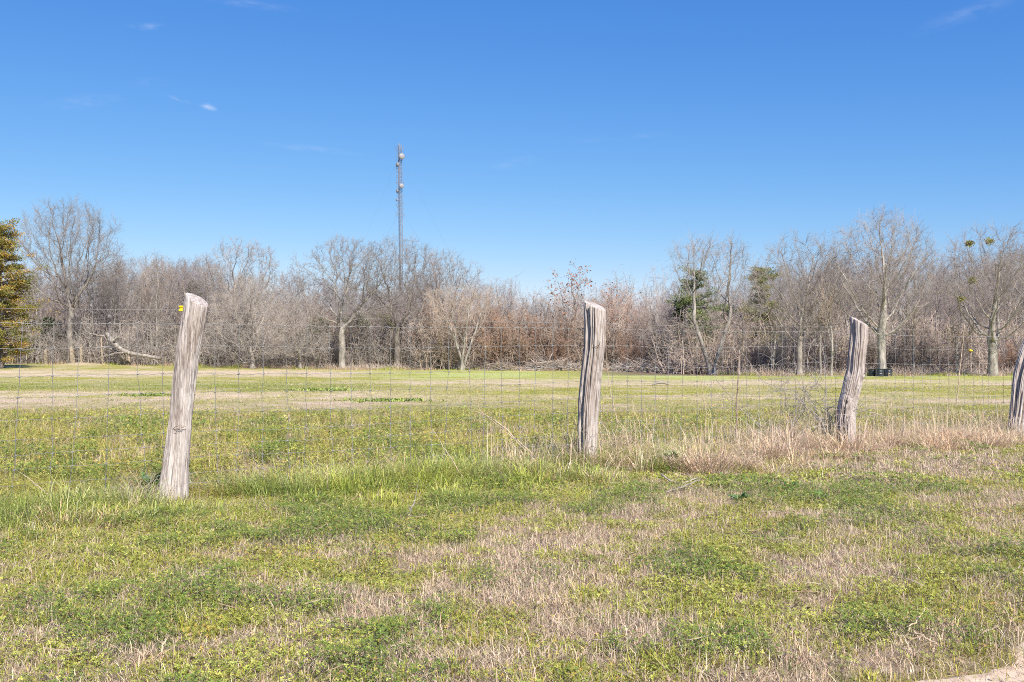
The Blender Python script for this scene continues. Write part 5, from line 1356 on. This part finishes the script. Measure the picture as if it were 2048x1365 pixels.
stalk('dry_stalk', 'long fallen straw lying toward the road edge in the lower right', 'dry stalk', [(1825, 1262, 4.1), (1850, 1275, 4.05), (1882, 1290, 4.0)], .004, .002, seed=19)
stalk('dry_stalk', 'pale straw standing crooked in the lower right verge', 'dry stalk', [(1782, 1262, 4.2), (1772, 1240, 4.25), (1760, 1225, 4.3)], .004, .002, seed=20)

def tangle(name, label, cat, px, D, h, wpx, n, seed, mat='vine', hang=.0, rad=.004, upright=.6, twig=3):
    r_ = np.random.default_rng(seed); x, y = at(px, D); gz = gz_at(x, y); W = wpx / F * D / 2
    root = empty(name, (x, y, gz)); tag(root, label, cat)
    st = np.stack([r_.normal(0, W * .45, n), r_.normal(0, .10, n), np.full(n, 0.)], -1)
    d = norm(np.stack([r_.normal(0, .35, n), r_.normal(0, .25, n), np.full(n, upright)], -1))
    P, Rd = grow_lines(r_, st, d, h * r_.uniform(.4, 1.15, n), r_.uniform(.6, 1.4, n) * rad, 14, .22, .02 - hang, tip=.5)
    P[..., 2] = np.maximum(P[..., 2], 0.01)
    g = Geo(); tubes(g, P, Rd, 5); g.build('stems', M[mat], root)
    m = n * twig * 3; pi = r_.integers(0, n, m); ii = r_.integers(3, 14, m); s2 = P[pi, ii]
    d2 = norm(np.stack([r_.normal(0, 1, m), r_.normal(0, .8, m), r_.normal(.2, .6, m)], -1)); P2, R2 = grow_lines(r_, s2, d2, r_.uniform(.08, .42, m) * h * .7, np.full(m, rad * .5), 7, .28, -.02, tip=.5)
    P2[..., 2] = np.maximum(P2[..., 2], 0.01)
    g = Geo(); tubes(g, P2, R2, 4); tag(g.build('twigs', M[mat], root), kind='stuff'); return root
tangle('dry_vine', 'tangled leafless vine climbing the fence left of the crooked post', 'vine', 1655, 12.8, 1.5, 50, 18, 1, 'twig_pale', rad=.0042, upright=1.5, twig=4)
tangle('bare_bush', 'sprawling leafless briar reaching left from the crooked post at wire height', 'bush', 1600, 12.9, 1.35, 150, 16, 2, 'twig_pale', rad=.0045, upright=.9, twig=6)
tangle('dry_bush', 'small twiggy dead bush at the right foot of the middle post', 'bush', 1240, 10.7, .55, 90, 60, 3, 'stalk', hang=.05, rad=.003, twig=4)
tangle('dry_vine', 'thin dead creeper clinging to the left side of the middle post', 'vine', 1154, 10.2, .9, 10, 10, 4, 'vine', rad=.0028, upright=1.8, twig=3)
tangle('dry_bush', 'matted heap of dead stems between middle post and crooked post', 'bush', 1440, 9.9, .32, 210, 120, 5, 'stalk', hang=.09, rad=.003, twig=3)
tangle('dry_bush', 'loose straw-coloured dead weeds in the right span under the wires', 'bush', 1540, 12.0, .42, 200, 90, 6, 'stalk', hang=.03, rad=.003, twig=3)
tangle('dry_bush', 'dead twiggy weeds at the foot of the leaning post at the right edge', 'bush', 1985, 14.2, .5, 90, 50, 7, 'stalk', hang=.04, rad=.003, twig=4)
tangle('dry_bush', 'small spray of dead stems at the left foot of the middle post', 'bush', 1125, 10.5, .40, 80, 34, 8, 'stick', hang=.0, rad=.0028, twig=2)
tangle('dry_bush', 'little dead weed clump beside the base of the nearest post', 'bush', 275, 7.9, .28, 60, 34, 9, 'stick', hang=.03, rad=.0025, twig=2)

# broad-leaved weeds
def broad_weed(label, px, py, n, L, seed, cols, spread=0.0):
    r_ = np.random.default_rng(seed); x, y = w_at(px, py); gz = gz_at(x, y); g = Geo()
    az = r_.uniform(0, 6.28, n); el = r_.uniform(.5, 1.3, n); l = L * r_.uniform(.5, 1.1, n); w = l * r_.uniform(.10, .18, n)
    ks = np.linspace(0, 1, 5)
    for i in range(n):
        d = np.array([math.cos(az[i]), math.sin(az[i])]); c = np.stack([d[0] * l[i] * ks * math.cos(el[i]) * (1 + .3 * ks), d[1] * l[i] * ks * math.cos(el[i]) * (1 + .3 * ks), l[i] * math.sin(el[i]) * (ks - .35 * ks ** 2)], -1)
        pw = w[i] * np.array([.3, .9, 1, .7, .02]); s = np.array([-d[1], d[0], 0])
        c = c + np.array([r_.normal(0, spread), r_.normal(0, spread * .6), 0])
        V = np.concatenate([c - s * pw[:, None], c + np.array([0, 0, -.1]) * pw[:, None], c + s * pw[:, None]]); q = [[j, j + 5, j + 6, j + 1] for j in range(4)] + [[j + 5, j + 10, j + 11, j + 6] for j in range(4)]
        g.add(V, q, qc=np.clip(cols[r_.integers(0, len(cols))] * (1 + .1 * r_.standard_normal()), .01, .9))
    ro = empty('weed', (x, y, gz)); o = g.build('foliage', M['leaf'], ro, color=True); tag(o, kind='stuff'); o = ro; tag(o, label, 'weed', 'leafy weeds in the grass'); return o
WG = np.array([[.12, .24, .07], [.16, .30, .09], [.10, .20, .07], [.20, .34, .10]])
broad_weed('dark long-leaved weed clump in the field left of the nearest post', 300, 792, 420, .13, 1, WG * np.array([1.9, 1.3, 1.0]), .5)
broad_weed('leafy green weed patch in the field between the two nearest posts', 775, 803, 460, .13, 2, WG * np.array([1.9, 1.3, 1.0]), .5)
broad_weed('fainter green weed patch in the field under the oaks', 645, 782, 420, .15, 3, WG * np.array([1.9, 1.3, 1.0]), .5)
broad_weed('small green weed beside the base of the nearest post', 303, 985, 16, .26, 4, WG)
broad_weed('dark broad-leaved weed in the right verge below the crooked post', 1480, 1005, 26, .13, 5, WG)
broad_weed('bright-leaved weed second in the right verge below the crooked post', 1582, 980, 22, .14, 6, WG)
broad_weed('spiky green weed right of the two in the right verge', 1640, 1000, 24, .12, 7, WG)
broad_weed('lush grass-like clump at the right of the middle post foot', 1345, 935, 110, .26, 8, WG * np.array([1.6, 1.35, 1.0]))

# ------------------------------------------------------------------ camera, sky, sun
cam = bpy.data.cameras.new('camera'); co = bpy.data.objects.new('camera', cam); link(co)
cam.sensor_width = 36; cam.lens = F / 2048 * 36
co.location = (0, 0, EYE); pitch = math.atan((HOR - 682.5) / F)
co.rotation_euler = (math.pi / 2 + pitch, 0, 0)
cam.clip_end = 6000; cam.clip_start = .05
S.camera = co

sd = Vector((0.68, -1.6, 1.62)).normalized()
el = math.asin(sd.z); azm = math.atan2(sd.x, sd.y)
sun = bpy.data.lights.new('sun', 'SUN'); so = bpy.data.objects.new('sun', sun); link(so)
sun.energy = 5.0; sun.angle = R(.53); sun.color = (1.0, .935, .80)
so.rotation_euler = sd.to_track_quat('Z', 'Y').to_euler()
W = bpy.data.worlds.new('World'); S.world = W; W.use_nodes = True
nt = W.node_tree; nt.nodes.clear(); N = nt.nodes; L = nt.links
out = N.new('ShaderNodeOutputWorld'); bg = N.new('ShaderNodeBackground'); L.new(bg.outputs[0], out.inputs[0])
sky = N.new('ShaderNodeTexSky'); sky.sky_type = 'NISHITA'; sky.sun_disc = False; sky.sun_elevation = el; sky.sun_rotation = azm
sky.altitude = 0; sky.air_density = 1.0; sky.dust_density = 0.0; sky.ozone_density = 6.0
# clear winter sky: a gentle response curve per channel makes the blue deeper overhead
spc = N.new('ShaderNodeSeparateColor'); L.new(sky.outputs[0], spc.inputs[0]); hs = N.new('ShaderNodeCombineColor')
for ci, (gm, gn) in enumerate(((1.42, 1.45), (.97, 1.01), (.50, 1.02))):
    m1 = N.new('ShaderNodeMath'); m1.operation = 'MULTIPLY'; m1.inputs[1].default_value = .1; L.new(spc.outputs[ci], m1.inputs[0])
    m2 = N.new('ShaderNodeMath'); m2.operation = 'POWER'; m2.inputs[1].default_value = gm; L.new(m1.outputs[0], m2.inputs[0])
    m3 = N.new('ShaderNodeMath'); m3.operation = 'MULTIPLY'; m3.inputs[1].default_value = 10 * gn; L.new(m2.outputs[0], m3.inputs[0]); L.new(m3.outputs[0], hs.inputs[ci])
# a few thin wisps of cirrus, laid out on the sky's own directions
tc = N.new('ShaderNodeTexCoord')
last = hs.outputs[0]
def sky_dir(px, py):
    v = Vector(((px - 1024) / F, 1, (HOR - py) / F)).normalized(); return v
nzn = N.new('ShaderNodeTexNoise'); nzn.inputs['Scale'].default_value = 60; nzn.inputs['Detail'].default_value = 6
mpn = N.new('ShaderNodeMapping'); mpn.inputs['Scale'].default_value = (1, 1, 3.0); L.new(tc.outputs['Generated'], mpn.inputs[0]); L.new(mpn.outputs[0], nzn.inputs['Vector'])
rn = N.new('ShaderNodeMapRange'); rn.inputs[1].default_value = .35; rn.inputs[2].default_value = .7; L.new(nzn.outputs['Fac'], rn.inputs[0])
for (px, py, rx, ry, tilt, amt) in ((413, 212, 17, 6.5, 18, .55), (354, 197, 24, 4, 16, .24), (165, 203, 65, 12, -12, .10), (1945, 22, 90, 15, -13, .10), (285, 52, 34, 6, -8, .2), (300, 165, 30, 9, -4, .10), (620, 297, 90, 7, 4, .10), (1030, 325, 60, 10, -10, .07), (490, 5, 90, 8, 3, .12), (1240, 275, 120, 6, -3, .07)):
    v = sky_dir(px, py)
    mp = N.new('ShaderNodeMapping'); mp.vector_type = 'TEXTURE'; a = math.atan2(-v.x, v.y)
    # local frame: rotate about z by azimuth, then tilt in the plane of the sky
    mp.inputs['Location'].default_value = v
    mp.inputs['Rotation'].default_value = (0, R(tilt), a)
    mp.inputs['Scale'].default_value = (rx / F, .2, ry / F)
    L.new(tc.outputs['Generated'], mp.inputs[0])
    ln = N.new('ShaderNodeVectorMath'); ln.operation = 'LENGTH'; L.new(mp.outputs[0], ln.inputs[0])
    mr = N.new('ShaderNodeMapRange'); mr.interpolation_type = 'SMOOTHSTEP'; mr.inputs[1].default_value = 1.35; mr.inputs[2].default_value = 0.0; mr.inputs[3].default_value = 0; mr.inputs[4].default_value = amt
    L.new(ln.outputs['Value'], mr.inputs[0])
    mu = N.new('ShaderNodeMath'); mu.operation = 'MULTIPLY'; L.new(mr.outputs[0], mu.inputs[0]); L.new(rn.outputs[0], mu.inputs[1])
    mx = N.new('ShaderNodeMix'); mx.data_type = 'RGBA'; L.new(mu.outputs[0], mx.inputs[0]); L.new(last, mx.inputs[6]); mx.inputs[7].default_value = (9.0, 9.4, 10.5, 1)
    last = mx.outputs[2]
L.new(last, bg.inputs['Color']); bg.inputs['Strength'].default_value = 0.071

S.view_settings.view_transform = 'Standard'; S.view_settings.look = 'None'; S.view_settings.gamma = 1
S.view_settings.exposure = 0.60
S.render.engine = 'CYCLES'
cy = S.cycles
cy.max_bounces = 6; cy.diffuse_bounces = 3; cy.glossy_bounces = 2; cy.transmission_bounces = 3; cy.transparent_max_bounces = 4
cy.use_denoising = False
cy.pixel_filter_type = 'BLACKMAN_HARRIS'; cy.filter_width = 1.0
cy.caustics_reflective = False; cy.caustics_refractive = False
print('objects', len(bpy.data.objects), 'faces', sum(len(m.polygons) for m in bpy.data.meshes))
